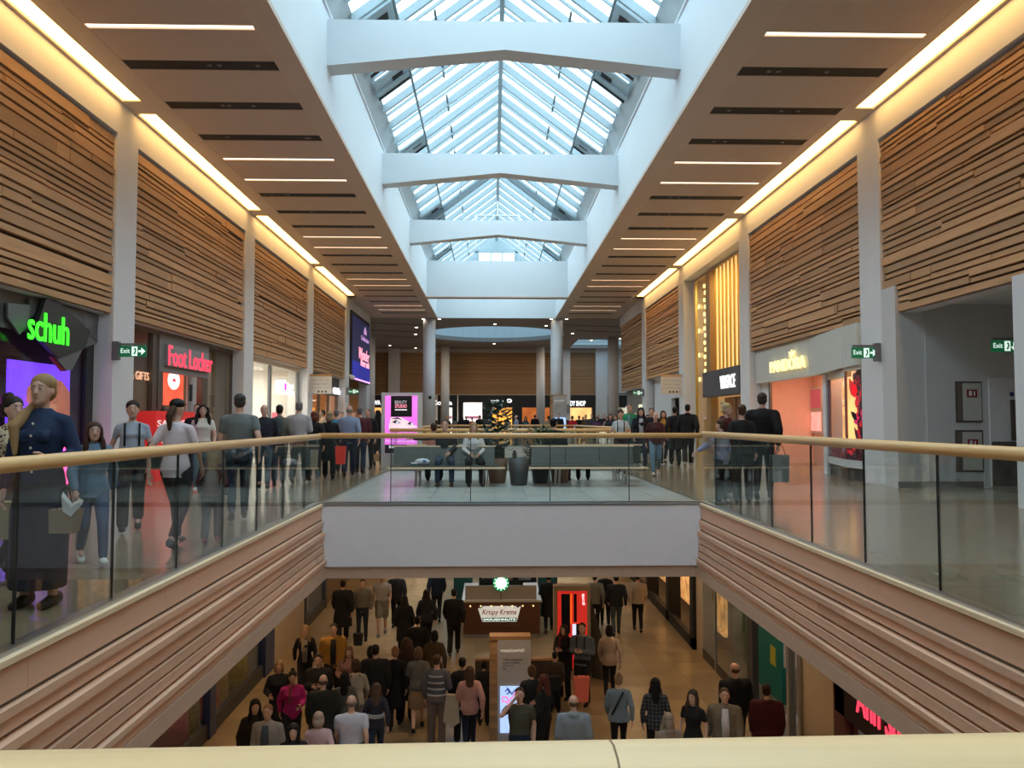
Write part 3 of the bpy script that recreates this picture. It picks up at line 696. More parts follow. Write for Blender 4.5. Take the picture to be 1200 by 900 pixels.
for i, (pa, pb, ya, yb, lab) in enumerate(((1118, 1151, 447, 495, 'upper framed riser cupboard with a dark red fire sign'), (1118, 1152, 504, 553, 'lower framed riser cupboard with a dark red fire sign'))):
    F = TFace('F', Y9, 'riser_cupboard', lab, 'cupboard', base=(onY(pa, 500, Y9)[0], Y9, 0)); x0, z1 = F.px(pa, ya); x1, z0 = F.px(pb, yb)
    F.box('frame', x0, x1, z0, z1, mat('brown_frame', (.10, .07, .06), .5), 0, .04); F.box('side_strip', x0+.04, x0+.14, z0+.04, z1-.04, mat('brown_strip', (.15, .11, .09), .5), .04, .05)
    F.box('door_panel', x0+.15, x1-.04, z0+.04, z1-.04, mat('panel_putty', (.52, .50, .45), .6), .04, .06)
    sx, sz = F.px(1137 if i == 0 else 1138, 461 if i == 0 else 519); F.box('fire_sign', sx-.11, sx+.11, sz-.08, sz+.08, mat('fire_red', (.25, .015, .02), .5), .06, .07)
    F.box('sign_figure', sx-.07, sx-.01, sz-.05, sz+.05, WHITE, .07, .073); F.box('sign_figure', sx+.03, sx+.06, sz-.05, sz+.04, WHITE, .07, .073)
    F.done()
sx, sz = onY(1121, 562, Y9); t = thing('wall_socket', 'small grey wall socket low beside the riser cupboards', 'socket', (sx, Y9, sz)); put('plate', MB().box(-.08, .08, -.02, 0, -.05, .05), GREY, t); put('switch', MB().box(-.03, .03, -.03, -.02, -.02, .02), BLACK, t)
tag(put('wall_panel', MB().box(XR+.62, XR+.64+1.0, Y9-.03, Y9, .14, 4.2), mat('alcove_panel', (.57, .565, .57), .6, var=.02)), 'tall flush pale panel on the alcove wall', 'wall panel')
# exit signs
def exit_sign(loc, rz, label, arrow='>', arm=.5, w_=.42):
    t = thing('exit_sign', label, 'sign', loc, rz)
    put('bracket', MB().box(-.07, .07, -.06, .06, -.2, .2), GREY, t); put('arm', MB().box(-arm-w_*.5, .0, -.03, .03, .12, .16), GREY, t)
    g = mat('exit_green', (.01, .16, .06), emit=.35); f = Face('F', -.02, t); x0 = -arm-w_*.55
    f.box('sign_plate', x0, x0+w_+.15, -.13, .11, g, -.04, .0)
    W_ = mat('exit_white', (.8, 1, .9), emit=.9)
    f.text('lettering', 'Exit', x0+.03, x0+.22, -.05, .05, W_, 0, .005)
    f.box('figure_box', x0+.26, x0+.38, -.11, .09, W_, 0, .004); f.poly('running_figure', [(x0+.29, -.08), (x0+.33, .0), (x0+.30, .06), (x0+.35, .06), (x0+.36, -.01), (x0+.33, -.08)], g, .004, .007)
    f.poly('arrow', [(x0+.40, .01), (x0+.47, .01), (x0+.46, .07), (x0+.55, -.01), (x0+.46, -.09), (x0+.47, -.03), (x0+.40, -.03)] if arrow == '>' else [(x0+.44, .07), (x0+.48, .07), (x0+.48, -.02), (x0+.53, -.02), (x0+.46, -.11), (x0+.39, -.02), (x0+.44, -.02)], W_, 0, .005)
    return t
x, z = onX(1030, 411, XR); exit_sign((XR-.06, 17.3, 2.93), 0, 'green exit sign on a grey bracket fixed to the pilaster beside the jewellery shop', arm=.34)
def exit_left(loc, lab):
    t = thing('exit_sign', lab, 'sign', loc); put('bracket', MB().box(-.07, .07, -.06, .06, -.2, .2), GREY, t); put('arm', MB().box(0, .62, -.03, .03, .12, .16), GREY, t)
    g = MATS['exit_green']; W_ = MATS['exit_white']; f = Face('F', -.02, t); x0 = .08
    f.box('sign_plate', x0, x0+.56, -.13, .11, g, -.04, .0); f.text('lettering', 'Exit', x0+.03, x0+.22, -.05, .05, W_, 0, .005)
    f.box('figure_box', x0+.26, x0+.38, -.11, .09, W_, 0, .004); f.poly('running_figure', [(x0+.29, -.08), (x0+.33, .0), (x0+.30, .06), (x0+.35, .06), (x0+.36, -.01), (x0+.33, -.08)], g, .004, .007)
    f.poly('arrow', [(x0+.40, .01), (x0+.47, .01), (x0+.46, .07), (x0+.55, -.01), (x0+.46, -.09), (x0+.47, -.03), (x0+.40, -.03)], W_, 0, .005)
exit_left((XL+.07, 17.2, 2.92), 'green exit sign on the pilaster between the green and red lettered shops')
exit_left((XL+.07, 44.3, 3.05), 'small distant green exit sign under the blue screen')
x, z = onY(1172, 405, 15.9); area('alcove_fill', (10.4, 13.5, 4.1), 1.5, 120, (1, .92, .85))  # added fill light without a fixture, brightens the alcove
exit_sign((x+.40, 15.9, z), .0, 'green exit sign with a down arrow in front of the service door', 'v', .35)
exit_sign((XR-.06, 44.6, 3.0), 0, 'small distant green exit sign at the end of the right wall', arm=.34)
# --- jewellery shop
interior('R', 18.2, 26.1, 3.1, (.80, .50, .42), 3.4, 230, (1, .66, .42), 'rose')
FA = mat('ribbed_white', (.62, .62, .57), .6, var=.03)
t = thing('jewellery_fascia', 'curved white ribbed fascia with glowing gold letters', 'shop fascia', (SHR, 18.2, 2.35))
# ribs follow a curve that bulges towards the walkway near the pilaster
def bulge(y):                      # y from 18.2 to 26
    q = (21.6-y)/2.4; return .26+.28*max(0, min(1, q))
y = 18.2
while y < 26.1:
    d = bulge(y+.1); d2 = d; low = .0 if y > 21 else .07*(21-y)/2.8
    put('rib', MB().box(-.05, -d2, y-18.2, y-18.2+.185, low+.3, 1.35), FA, t); y += .195
f = Face('R', -.30-.02, t); q0, q1 = onX(903, 420, SHR-.33)[0]-18.2, onX(944, 420, SHR-.33)[0]-18.2
f.text('letters', 'PANDORA', q0, q1, .55, .90, WARML, 0, .05, bold=.008)
f.poly('crown', [((q0+q1)/2-.55+p, .93+h) for p, h in ((.0, 0), (.3, 0), (.36, .16), (.22, .08), (.15, .2), (.08, .08), (-.06, .16))], WARML, 0, .04)
q2 = onX(966, 412, SHR-.33)[0]-18.2; f.box('narrow_letter', q2, q2+.16, .6, .95, WARML, 0, .05)
F = TFace('R', SHR, 'jewellery_shop_front', 'jewellery shop entrance with pink lit walls', 'shopfront', base=(SHR, 18.2, 0)); y_ = lambda p: F.px(p, 500)[0]
F.box('post', y_(905), y_(903), 0, 2.7, BR, -.02, .05); F.box('side_wall', y_(903), 26.2, 0, 2.7, WHITE, -.02, .05)
F.box('post', y_(973), y_(969), 0, 2.7, WHITE, -.05, .1)
F.done()
F = TFace('R', SHR+1.6, 'picture_display', 'framed pink pictures on the inner wall of the jewellery shop', 'picture', base=(SHR+1.6, 23, 0))
ya, za = F.px(951, 515); yb, zb = F.px(966, 455)
F.box('frame', yb, ya, F.px(960, 508)[1], F.px(960, 453)[1], CREAM, 0, .06)
F.box('picture_sheet', yb+.15, ya-.15, F.px(960, 478)[1], F.px(960, 456)[1], mat('dark_pink_picture', (.5, .10, .13), .5, emit=.4), .06, .07); F.box('picture_sheet', yb+.15, ya-.15, F.px(960, 505)[1], F.px(960, 483)[1], mat('lit_pink_picture', (1, .35, .3), emit=1.0, var=.3, scale=3), .06, .07)
F.done()
struct('wall_jewel_back', MB().box(SHR+1.6, SHR+1.7, 21.5, 26, 0, 3.0), mat('rose_wall', (.85, .55, .45), .7))
# corner display window with printed leaves
F = TFace('R', XR+.02, 'leaf_print_window', 'lit corner window covered with red and purple leaf print', 'shop window', base=(XR+.02, 18.2, 0)); a = F.px
ya, yb = 18.22, F.px(991, 500)[0]; xe, ye = 9.02, 21.2
F.box('sill', ya-.02, yb, .30, .48, WHITE, -.5, .03); F.box('plinth', ya, yb, 0, .30, mat('dark_plinth', (.05, .05, .05), .4), -.5, -.03)
def slant(name, z0, z1, m, off=0, th=.03, c0=0.0, c1=1.0):
    p = Vector((XR+.02+off, yb, z0)); q = Vector((xe+off, ye, z0)); A = p.lerp(q, c0); B = p.lerp(q, c1)
    put(name, MB().prism([tuple(A), tuple(B), (B.x+th, B.y, z0), (A.x+th, A.y, z0)], (0, 0, z1-z0)), m, F.root)
slant('sill', .30, .48, WHITE, -.03, .3); slant('plinth', 0, .30, MATS['dark_plinth'], .03, .3); slant('window_glass', .48, 2.55, PANE); slant('head', 2.5, 2.66, FA, -.03, .2)
GLOW = mat('window_glow', (1, .55, .20), emit=1.5, var=.35, scale=1.3)
slant('lit_backing', .48, 2.5, GLOW, .42, .03); slant('print_field', .48, 2.5, mat('mauve_print', (.20, .08, .10), .5, var=.5, scale=5), -.012, .004, .72, .96); slant('print_field', .48, .95, mat('wine_print', (.22, .02, .04), .5, var=.8, scale=5), -.012, .004, 0, .75)
F.box('head', ya, yb, 2.62, 2.75, FA, -.4, .04)
F.box('corner_post', yb-.02, yb+.03, .48, 2.62, MATS['mauve_print'], -.05, .0)
F.box('lit_backing', ya, yb, .48, 2.62, GLOW, -.45, -.40)
F.box('window_glass', ya, yb, .48, 2.62, PANE, -.02, .0)
F.box('print_field', ya, ya+(yb-ya)*.40, .48, 2.62, mat('plum_print', (.05, .018, .035), .5, var=.9, scale=6), -.06, -.04)
F.box('print_field', ya, yb, .48, .98, MATS['wine_print'], -.06, -.03)
LM = [mat('leaf_red', (.85, .02, .04), .5, emit=.5), mat('leaf_plum', (.14, .05, .09), .5), mat('leaf_pink', (.85, .05, .25), .5, emit=.4), mat('leaf_dark', (.02, .018, .03), .5), mat('leaf_rose', (.35, .14, .16), .5)]
def leaf(u, v, L_, W_, ang, m, d=.0):
    u = max(u, ya+.12+abs(L_*math.cos(ang))*(1 if math.cos(ang) < 0 else 0)); L_ = min(L_, (2.6-v)/max(.2, math.sin(ang)))
    pts = [(0, 0), (.3*L_, W_/2), (.65*L_, W_*.42), (L_, 0), (.65*L_, -W_*.42), (.3*L_, -W_/2)]; c, s = math.cos(ang), math.sin(ang)
    F.poly('leaf_print', [(u+x*c-y*s, v+x*s+y*c) for x, y in pts], m, -.03+d, -.022+d)
rs = random.Random(3)
def wl(px, py): return F.px(px, py)
u, v = wl(1000, 452)
for an in (60, 95, 130): leaf(u, v-.28, .55, .26, R(an), LM[0])
u, v = wl(1002, 468); leaf(u, v-.2, .32, .2, R(110), LM[0], .003)
u, v = wl(1008, 485)
for an in (30, 80, 130, 160): leaf(u, v-.2, .42, .22, R(an), LM[2])
for i in range(34):
    pu = ya+rs.random()*(yb-ya)*.45; pv = .5+rs.random()*2.1; leaf(pu, min(pv, 2.3), rs.uniform(.2, .42), rs.uniform(.07, .18), rs.uniform(0.3, 2.8), LM[rs.choice((1, 3, 3, 4, 0))], .001*rs.random())
for i in range(14): leaf(ya+rs.random()*(yb-ya)*.9, .5+rs.random()*.35, .25, .12, rs.uniform(0, 3), LM[rs.choice((0, 1, 4))], .004)
F.done()
# --- gold fin bay
interior('R', 27.2, 35.1, 7.6, (.62, .47, .30), 3.0, 260, (1, .78, .42), 'gold')
F = TFace('R', SHR, 'gold_fin_shop_front', 'tall shopfront with gold vertical fins and dark lit sign', 'shopfront', base=(SHR, 27.2, 0)); y_ = lambda p: onX(p, 480, SHR)[0]
GO = mat('gold_fin', (.78, .55, .18), .3, .9); GOL = mat('gold_lit', (1, .78, .35), emit=.8)
ym = y_(838)
yy = 27.25; i = 0
while yy < ym-.3:
    F.box('fin', yy, yy+.03, 3.3, 7.5, GO if i % 3 else GOL, .0, .08); yy += .165; i += 1
F.box('fascia', 27.2, ym, 2.35, 3.35, mat('slate_fascia', (.09, .09, .10), .5), .2, .5)
F.text('letters', 'VERSACE', y_(852)-.9, 27.6, 2.6, 3.08, WHITEL, .5, .53)
F.box('entrance_panel', 27.2, ym, 0, 2.35, mat('tan_panel', (.42, .25, .16), .5), -.5, -.4)
F.box('entrance_post', ym-.1, ym+.5, 0, 7.5, mat('bronze_post', (.45, .28, .12), .4, .4), -.1, .2); F.box('entrance_joint', y_(851)-.03, y_(851)+.03, 0, 2.35, BLACK, -.4, -.38)
# round emblem of petals
uc, vc = onX(866, 460, SHR+.4); uc = 28.2; 
for k, an in enumerate((150, 125, 100, 75, 50, 25)):
    c, s = math.cos(R(an)), math.sin(R(an)); F.poly('emblem_petal', [(uc-x*c*1+y*s*.0-y*s, 1.45+x*s+y*c) for x, y in ((.05, 0), (.3, .10), (.62, .06), (.72, 0), (.62, -.06), (.3, -.10))], BLACK, -.40, -.37)
F.box('upper_glass', ym+.5, 34.6, .1, 7.5, PANE, 0, .02)
F.box('mullion', 34.6, 34.75, 0, 7.5, GO, -.02, .08); F.box('side_panel', 34.75, 35.2, 0, 7.6, CREAM, -.1, .05)
F.box('transom', ym+.5, 34.6, 5.9, 5.96, GOL, -.6, -.55); F.box('transom', ym+.5, 34.6, 3.3, 3.36, GO, -.02, .06)
for k in range(16): F.disc('hanging_bulb', ym+1.0+.12*(k % 2), 2.6+k*.30, .085, WARML, .05, .12, n=8)
F.box('hanging_rod', ym+1.02, ym+1.08, 2.4, 7.5, GO, .04, .06)
for k in range(4): F.disc('spot_lamp', 34.0, 3.2+k*1.05, .10, WARML, .05, .10, n=10)
F.box('display_shelf', ym+1.5, 34.2, 1.0, 1.7, mat('shelf_glow', (1, .8, .5), emit=1.2, var=.5, scale=2), -1.2, -1.1)
F.done()
struct('wall_gold_divider', MB().box(SHR+2.5, SHR+2.6, 27.2, 35, 0, 7.6), mat('gold_wall', (.60, .42, .22), .6))
# --- white corridor opening
m = MB(); m.box(SHR, SHR+.2, 39.8, 44.2, 0, 3.74); m.box(SHR, SHR+.2, 36.2, 39.8, 2.55, 3.74); m.box(SHR, SHR+3, 44.0, 44.2, 0, 3.7); m.box(SHR+3, SHR+3.1, 36, 44, 0, 3.7)
struct('wall_corridor', m, WHITE)
F = TFace('R', SHR, 'corridor_entrance', 'dark corridor entrance with black letters on a white header', 'doorway', base=(SHR, 36.2, 0))
F.text('letters', 'TOJ', 37.6, 39.6, 2.85, 3.3, BLACK, .02, .14, bold=.02); F.box('doorway_lining', 36.4, 39.7, 0, 2.5, mat('brown_lining', (.10, .07, .055), .5), -1.6, -1.5); F.box('post', 37.3, 37.6, 0, 2.55, WHITE, -.05, .05)
F.done()
struct('wall_end_opening', MB().box(XR+.45, XR+.5, 45.2, 53, 0, 3.4), mat('end_shop', (.25, .24, .22), .6))
t = thing('lit_doorway', 'pale yellow lit doorway under the far right exit sign', 'doorway', (XR+.42, 47, 0)); put('panel', MB().box(-.04, 0, 0, 1.4, 0, 2.4), mat('pale_glow', (.85, .8, .5), emit=.9), t)
# directional signs hanging from the pilasters
for (x, s, lab) in ((XL, 1, 'white hanging direction board with wooden top beside the left wall'), (XR, -1, 'white hanging direction board with wooden top beside the right wall')):
    y = 36.0; z0, z1 = 2.62, 3.4; t = thing('direction_sign', lab, 'sign', (x, y-.3, 0))
    a, b = (0, .95) if s > 0 else (-.95, 0)
    put('panel', MB().box(a, b, -.08, .08, z0, z1), mat('sign_white', (.66, .62, .58), .6), t); put('top_board', MB().box(a, b, -.09, .09, z1, z1+.1), WOOD, t)
    f = Face('F', -.08, t)
    for i, tx in enumerate(('Shops  Toilets  Lifts', 'Food court  Cinema', 'Car parks 1 2 3')): f.text('lettering', tx, a+.08, b-.12, z1-.2-i*.17, z1-.13-i*.17, GREY, 0, .004)
    for i in range(3): f.box('pictogram', a+.35+i*.16, a+.43+i*.16, z0+.06, z0+.14, DGREY, 0, .004)
# security cameras
t = thing('security_camera', 'white security camera below the corner of the blue screen', 'camera', (XL, 44.4, 3.95)); put('arm', MB().tube((0, 0, 0), (.3, 0, 0), .05), WHITE, t); put('dome', MB().ell((.35, -.05, -.12), .16, .2, .13), WHITE, t, True)
t = thing('security_camera', 'small black camera on the left front column of the far hall', 'camera', (-4.35, 54.17, 3.0)); put('dome', MB().ell((.1, 0, 0), .12, .16, .12), BLACK, t, True)

# ================================================================== FAR SHOPS
def farshop(px0, px1, name, label, sign, spx, glow, e, sz=(2.95, 3.4), open_top=2.7, band=None, signm=None):
    x0, x1 = onY(px0, 480, 77.3)[0], onY(px1, 480, 77.3)[0]
    F = TFace('F', 77.3, name, label, 'shopfront', base=(x0, 77.3, 0))
    F.box('fascia', x0, x1, open_top, 3.9, CH3, .0, .12); F.box('jamb', x0, x0+.5, 0, open_top, CH3, 0, .1); F.box('jamb', x1-.5, x1, 0, open_top, CH3, 0, .1)
    F.box('lit_interior', x0+.4, x1-.4, .1, open_top, mat('glow_'+name, glow, emit=e, var=.45, scale=1.1), -1.6, -1.5)
    if band: F.box('shelf_band', x0+.6, x1-.6, 1.6, 1.9, mat('band_'+name, band, emit=.6), -1.4, -1.3); F.box('shelf_band', x0+.6, x1-.6, 1.0, 1.15, MATS['band_'+name], -1.4, -1.3)
    if sign:
        a, b = onY(spx[0], 480, 77.3)[0], onY(spx[1], 480, 77.3)[0]; F.text('letters', sign, a, b, sz[0], sz[1], signm or WHITEL, .12, .2, bold=.02)
    return F
farshop(424, 460, 'left_far_shop', 'orange lit far shop at left with white lettering partly hidden by a column', 'WEISSWA', (426, 446), (1, .45, .12), 1.2).done()
F = farshop(513, 536, 'phone_far_shop', 'bright white far shop beside the left column with a short white sign', 'Costa', (505, 530), (1, .95, .85), 1.6, band=(.6, .3, .4)); F.done()
farshop(537, 571, 'white_far_shop', 'bright white and pink shelved shop at the back of the far hall', None, None, (1, .92, .78), 1.7, band=(.6, .25, .35), open_top=3.2).done()
F = farshop(571, 606, 'optician_far_shop', 'orange lit optician at the back with white lettering and eye emblem', 'VisionExpress', (575, 591), (1, .42, .06), 1.6, sz=(3.25, 3.45)); F.disc('eye_emblem', onY(596.5, 480, 77.3)[0], 3.35, .28, WHITEL, .12, .2, rv=.2); F.disc('eye_pupil', onY(596.5, 480, 77.3)[0], 3.35, .1, BLACK, .2, .22); F.done()
farshop(606, 650, 'dark_far_shop', 'dark fronted far shop with narrow orange lit windows', None, None, (.9, .25, .06), .5).done()
farshop(656, 700, 'body_far_shop', 'far shop with bold white letters at the right of the hall', 'BODY SHOP', (662, 686), (1, .55, .2), 1.2, sz=(2.85, 3.35)).done()
farshop(712, 745, 'blue_far_shop', 'far shop with a dark blue sign and a white letter', 'O2', (733, 737), (.8, .8, .6), .6, sz=(2.4, 2.9)).done()
struct('trim_10', MB().box(-14, 14, 77.25, 77.3, 3.8, 4.0), CREAM)

# ================================================================== TOTEMS AND SIGNS UPSTAIRS
Yt = 24.3; x0, z1 = onY(447, 460, Yt); x1, z0 = onY(494, 546, Yt)
t = thing('advertising_totem', 'white framed totem with pink beauty advert showing two eyes', 'advertising totem', ((x0+x1)/2, Yt, 0)); W2 = (x1-x0)/2
put('casing', MB().box(-W2, W2, 0, .25, 0, z1), mat('totem_white', (.62, .63, .62), .5), t)
f = Face('F', 0, t)
def tp(px, py): q = onY(px, py, Yt); return (q[0]-(x0+x1)/2, q[1])
def tb(name, pa, pb, qa, qb, m, d0, d1): a = tp(pa, qb); b = tp(pb, qa); return f.box(name, a[0], b[0], a[1], b[1], m, d0, d1)
PKS = mat('pink_advert', (.85, .16, .72), emit=1.1, var=.2, scale=2)
tb('screen', 451, 489, 464, 531, PKS, 0, .02); tb('black_block', 458, 483, 464, 488.5, mat('advert_black', (.01, .01, .012), .4), .02, .025)
a, b = tp(463, 473), tp(477, 469.5); f.text('lettering', 'BEAUTY', a[0], b[0], a[1], b[1], mat('silver_letter', (.7, .65, .7), emit=.5), .025, .03)
a, b = tp(463, 478), tp(477, 473.8); f.text('lettering', 'STUDIO', a[0], b[0], a[1], b[1], mat('coral_letter', (1, .3, .4), emit=.8), .025, .03, bold=.03)
f.box('underline', a[0], b[0], a[1]-.07, a[1]-.05, WHITEL, .025, .03)
f.poly('face_picture', [tp(*p) for p in ((458, 489), (470, 489), (489, 500), (489, 501), (456, 504), (456, 498))], mat('advert_skin', (.9, .68, .75), emit=.8), .02, .026)
for ex, ey, ww in ((465, 495.5, 5), (482, 497.5, 4.2)):
    c = tp(ex, ey); f.poly('lash_picture', [(c[0]-ww*.029, c[1]+.02), (c[0]-.02, c[1]+.09), (c[0]+ww*.024, c[1]), (c[0], c[1]-.03)], MATS['advert_black'], .026, .03)
    f.disc('eye_picture', c[0]+.02, c[1]+.01, .045, mat('iris_picture', (.6, .6, .75), emit=.8), .03, .033, n=12)
f.poly('brow_picture', [tp(*p) for p in ((457, 491), (466, 489), (472, 492), (466, 491))], MATS['advert_black'], .026, .03)
a, b = tp(452.5, 518), tp(486, 515.5); f.text('lettering', 'Now in store for summer', a[0], b[0], a[1], b[1], mat('lilac_letter', (.7, .7, 1), emit=1), .02, .025)
tb('footer', 451, 489, 521, 531, mat('navy_footer', (.01, .01, .03), .4), .02, .024)
a, b = tp(456, 526), tp(486, 522); f.text('lettering', 'Superdrug', a[0], b[0]-.15, a[1], b[1], WHITEL, .024, .028)
Yd = 50.0; x0, z1 = onY(648, 461, Yd); x1, _ = onY(664, 461, Yd)
def directory(loc, W_, H_, lab, brick):
    t = thing('directory_totem', lab, 'directory', loc); put('casing', MB().box(0, W_, 0, .3, 0, H_), mat('totem_grey', (.52, .50, .51), .5), t)
    for k in range(int(H_/.12)): blk('side_slat', -.16 if W_ < 1.2 else -.16, 0, 0, .3, k*.12+.004, k*.12+.116, WOODX, t)
    put('top_board', MB().box(-.16, W_, 0, .3, H_, H_+.07), WOODX, t)
    f = Face('F', 0, t); f.box('map_screen', W_*.08, W_*.92, H_*.08, H_*.54, mat('map_blue', (.42, .60, 1.0), emit=1.0, var=.03), 0, .02)
    f.text('lettering', 'meadowhall', W_*.1, W_*.8, H_*.88, H_*.915, mat('totem_pale', (.8, .75, .6), emit=.4), 0, .006)
    for i, tx in enumerate(('Please touch the', 'screen to search', 'shops and', 'more')): f.text('lettering', tx, W_*.16, W_*(.75, .66, .48, .27)[i], H_*(.80-i*.032), H_*(.815-i*.032), DGREY, 0, .005)
    sx, sz = W_*.84/48, H_*.46/62
    def ln(pts, m, wd=.022):
        for (a0, b0), (a1, b1) in zip(pts, pts[1:]):
            p = Vector((W_*.08+a0*sx, H_*.54-b0*sz)); q = Vector((W_*.08+a1*sx, H_*.54-b1*sz)); d = (q-p).normalized()*wd/2; n = Vector((-d.y, d.x))
            f.poly('map_line', [tuple(p-d+n), tuple(q+d+n), tuple(q+d-n), tuple(p-d-n)], m, .02, .024)
    NV = mat('map_navy', (.05, .08, .4), emit=.4); PI_ = mat('map_pink', (.9, .2, .5), emit=.8)
    ln([(9, 6), (14, 3), (20, 10), (26, 4), (36, 3)], NV); ln([(4, 14), (12, 14), (14, 20), (20, 15), (26, 8), (32, 6)], PI_); ln([(4, 14), (4, 20), (10, 20), (14, 24), (12, 32)], PI_)
    ln([(14, 34), (8, 36), (4, 33)], NV); ln([(12, 32), (18, 30)], NV); ln([(22, 28), (28, 24), (30, 30), (24, 32)], NV); ln([(12, 2), (16, 8), (12, 10)], NV)
    return t
directory((x0, Yd, 0), x1-x0, 3.0, 'tall white directory totem with a blue map in the far crowd', False)
xx, zz = onY(720, 488, 60)
t = thing('notice_stand', 'small grey notice on the flat pier behind the right crowd', 'notice', (7.0, 76.6, 2.3)); put('board', MB().box(-.5, .5, 0, .06, -.2, .7), mat('notice_grey', (.3, .29, .28), .6), t)

# ================================================================== BENCHES, PLANTERS
GB = mat('grey_vinyl', (.07, .08, .072), .5, var=.05)
def bench(px0, px1, Yf, lab, flip=False, group=None):
    x0 = onY(px0, 548, Yf)[0]; x1 = onY(px1, 548, Yf)[0]; L = x1-x0
    t = thing('upholstered_bench', lab, 'bench', (x0, Yf, 0))
    if flip: t.location = (x1, Yf, 0); t.rotation_euler = (0, 0, PI)
    b = MB().prism([(0, .02, .40), (0, .50, .42), (0, .50, .46), (0, .02, .455)], (L-.15, 0, 0)); put('seat', b, GB, t)
    put('seat_edge', MB().box(-.06, L, -.03, .03, .385, .425), CLADT, t)
    n = 3
    for i in range(n):
        a = .02+(L-.24)*i/n; c = .02+(L-.24)*(i+1)/n-.008
        put('back_cushion', MB().prism([(a, .40, .46), (a, .52, .46), (a, .64, .84), (a, .56, .84)], (c-a, 0, 0)), GB, t)
    put('back_cap', MB().box(.0, L-.2, .55, .66, .84, .87), CLADT, t)
    for x in (.55, L-.45):
        for y in (.12, .42): put('leg', MB().tube((x, y, .40), (x-.03, y-.03*(1 if y < .3 else -1), 0), .014, 8).tube((x+.08, y, .40), (x+.06, y, 0), .014, 8), METAL, t)
    return t
bench(457, 592, 17.1, 'left bench in front with dark green-grey upholstery where the couple sits')
bench(623, 759, 17.1, 'right empty front bench with dark green-grey upholstery')
bench(470, 592, 19.1, 'left rear bench facing away, back to back with the couple\'s bench', True)
bench(623, 747, 19.1, 'right rear bench facing away where a man in a dark jacket sits', True)
TERRA = mat('brown_planter', (.22, .115, .065), .6); SLATE = mat('slate_planter', (.05, .055, .06), .45)
def planter(px, Y, r, h, m, lab, cat='planter'):
    x = onY(px, 500, Y)[0]; t = thing('tapered_planter', lab, cat, (x, Y, 0))
    put('pot', MB().lathe((0, 0, 0), [(r*.68, 0), (r*.74, .03), (r, h), (r*.93, h), (r*.9, h-.06)], 26), m, t, True); put('soil', MB().lathe((0, 0, 0), [(r*.9, h-.07), (r*.9, h-.05)], 20), mat('soil', (.03, .02, .015), .9, bump=.5, scale=60), t)
    return t, x
planter(583, 18.22, .25, .56, TERRA, 'brown tapered planter behind the end of the left bench')
planter(608, 17.6, .245, .60, SLATE, 'dark slate planter between the two front benches')
planter(633, 18.22, .23, .54, SLATE, 'dark slate planter under the left end of the right bench')
planter(656, 18.25, .24, .54, TERRA, 'brown tapered planter behind the right bench legs')
LEAF = mat('leaf_green', (.035, .075, .025), .5, var=.3, rnd=.2); LEAF2 = mat('leaf_dark_green', (.02, .045, .02), .5, var=.3)
def plant(px, Y, z0, z1, w_, n, lab, m, lf=.16, parentname='potted_plant', fern=False):
    x = onY(px, 500, Y)[0]; t = thing(parentname, lab, 'plant', (x, Y, z0)); rr = random.Random(px)
    H = z1-z0
    for k in range(4 if not fern else 2):
        dx, dy = rr.uniform(-.25, .25)*w_, rr.uniform(-.25, .25)*w_; put('stem', MB().tube((0, 0, 0), (dx, dy, H*rr.uniform(.6, .95)), .015, 6, .006), mat('stem_brown', (.06, .05, .03), .7), t)
    L = MB()
    for k in range(n):
        a = rr.uniform(0, 2*PI); q = rr.random(); h = H*(.15+.85*q); rad = w_*(.15+.85*rr.random())*(1-.35*q)
        c = Vector((rad*math.cos(a), rad*math.sin(a), h)); d = Vector((math.cos(a), math.sin(a), rr.uniform(-.5, .8))).normalized()*lf*rr.uniform(.6, 1.2)
        s = d.cross(Vector((0, 0, 1))).normalized()*lf*(.28 if not fern else .12)
        L.prism([tuple(c), tuple(c+d*.5+s), tuple(c+d), tuple(c+d*.5-s)], (0, 0, .004))
    o = put('foliage', L, m, t); o['kind'] = 'stuff'
    return t
plant(583, 18.22, .5, 1.86, .38, 330, 'tall leafy plant with broad dark leaves rising behind the left bench', LEAF2, .19)
plant(570, 18.3, .50, 1.22, .22, 160, 'short bright fern at the foot of the tall plant', LEAF, .3, fern=True)
plant(633, 18.22, .48, 1.25, .33, 420, 'bushy feathery plant in the slate planter left of the right bench', LEAF, .2, fern=True)
plant(621, 17.9, .40, .92, .16, 70, 'small trailing dark plant beside the slate planter', LEAF2, .14)
x = onY(603, 500, 17.5)[0]; t = thing('thermos_flask', 'small dark flask standing on the slate planter edge', 'flask', (x, 17.5, .545)); put('body', MB().lathe((0, 0, 0), [(.05, 0), (.05, .16), (.035, .18)], 12), DGREY, t); put('cap', MB().lathe((0, 0, .18), [(.035, 0), (.03, .04)], 10), BLACK, t)
x = onY(495, 500, 17.3)[0]; t = thing('carrier_bag', 'crumpled white and blue carrier bag lying on the left bench', 'bag', (x, 17.33, .46))
put('bag_body', MB().ell((0, 0, .07), .17, .10, .075, 14).ell((-.14, 0, .03), .12, .08, .035, 12), mat('bag_white', (.62, .66, .72), .6, bump=.8, scale=25), t, True); put('logo', MB().ell((.05, -.075, .08), .05, .03, .035), mat('bag_blue', (.05, .12, .4), .6), t, True)

# ================================================================== GROUND FLOOR
m = MB(); m.box(LX-.2, LX, -6, 62, -1.9, -1.0); m.box(LR, LR+.2, -6, 62, -1.9, -1.0); m.box(LX, LR, 61.8, 62, GF, -1)
m.box(LX-.25, LX+.05, 20.9, 24.3, GF, -1.2)
m.box(LX-3, LX-2.8, -6, 62, GF, -1); m.box(LR+4, LR+4.2, -6, 62, GF, -1); m.box(-12, 12, -6.2, -6, GF, -1)
struct('wall_ground_left', m, mat('ground_cream', (.50, .40, .29), .7))
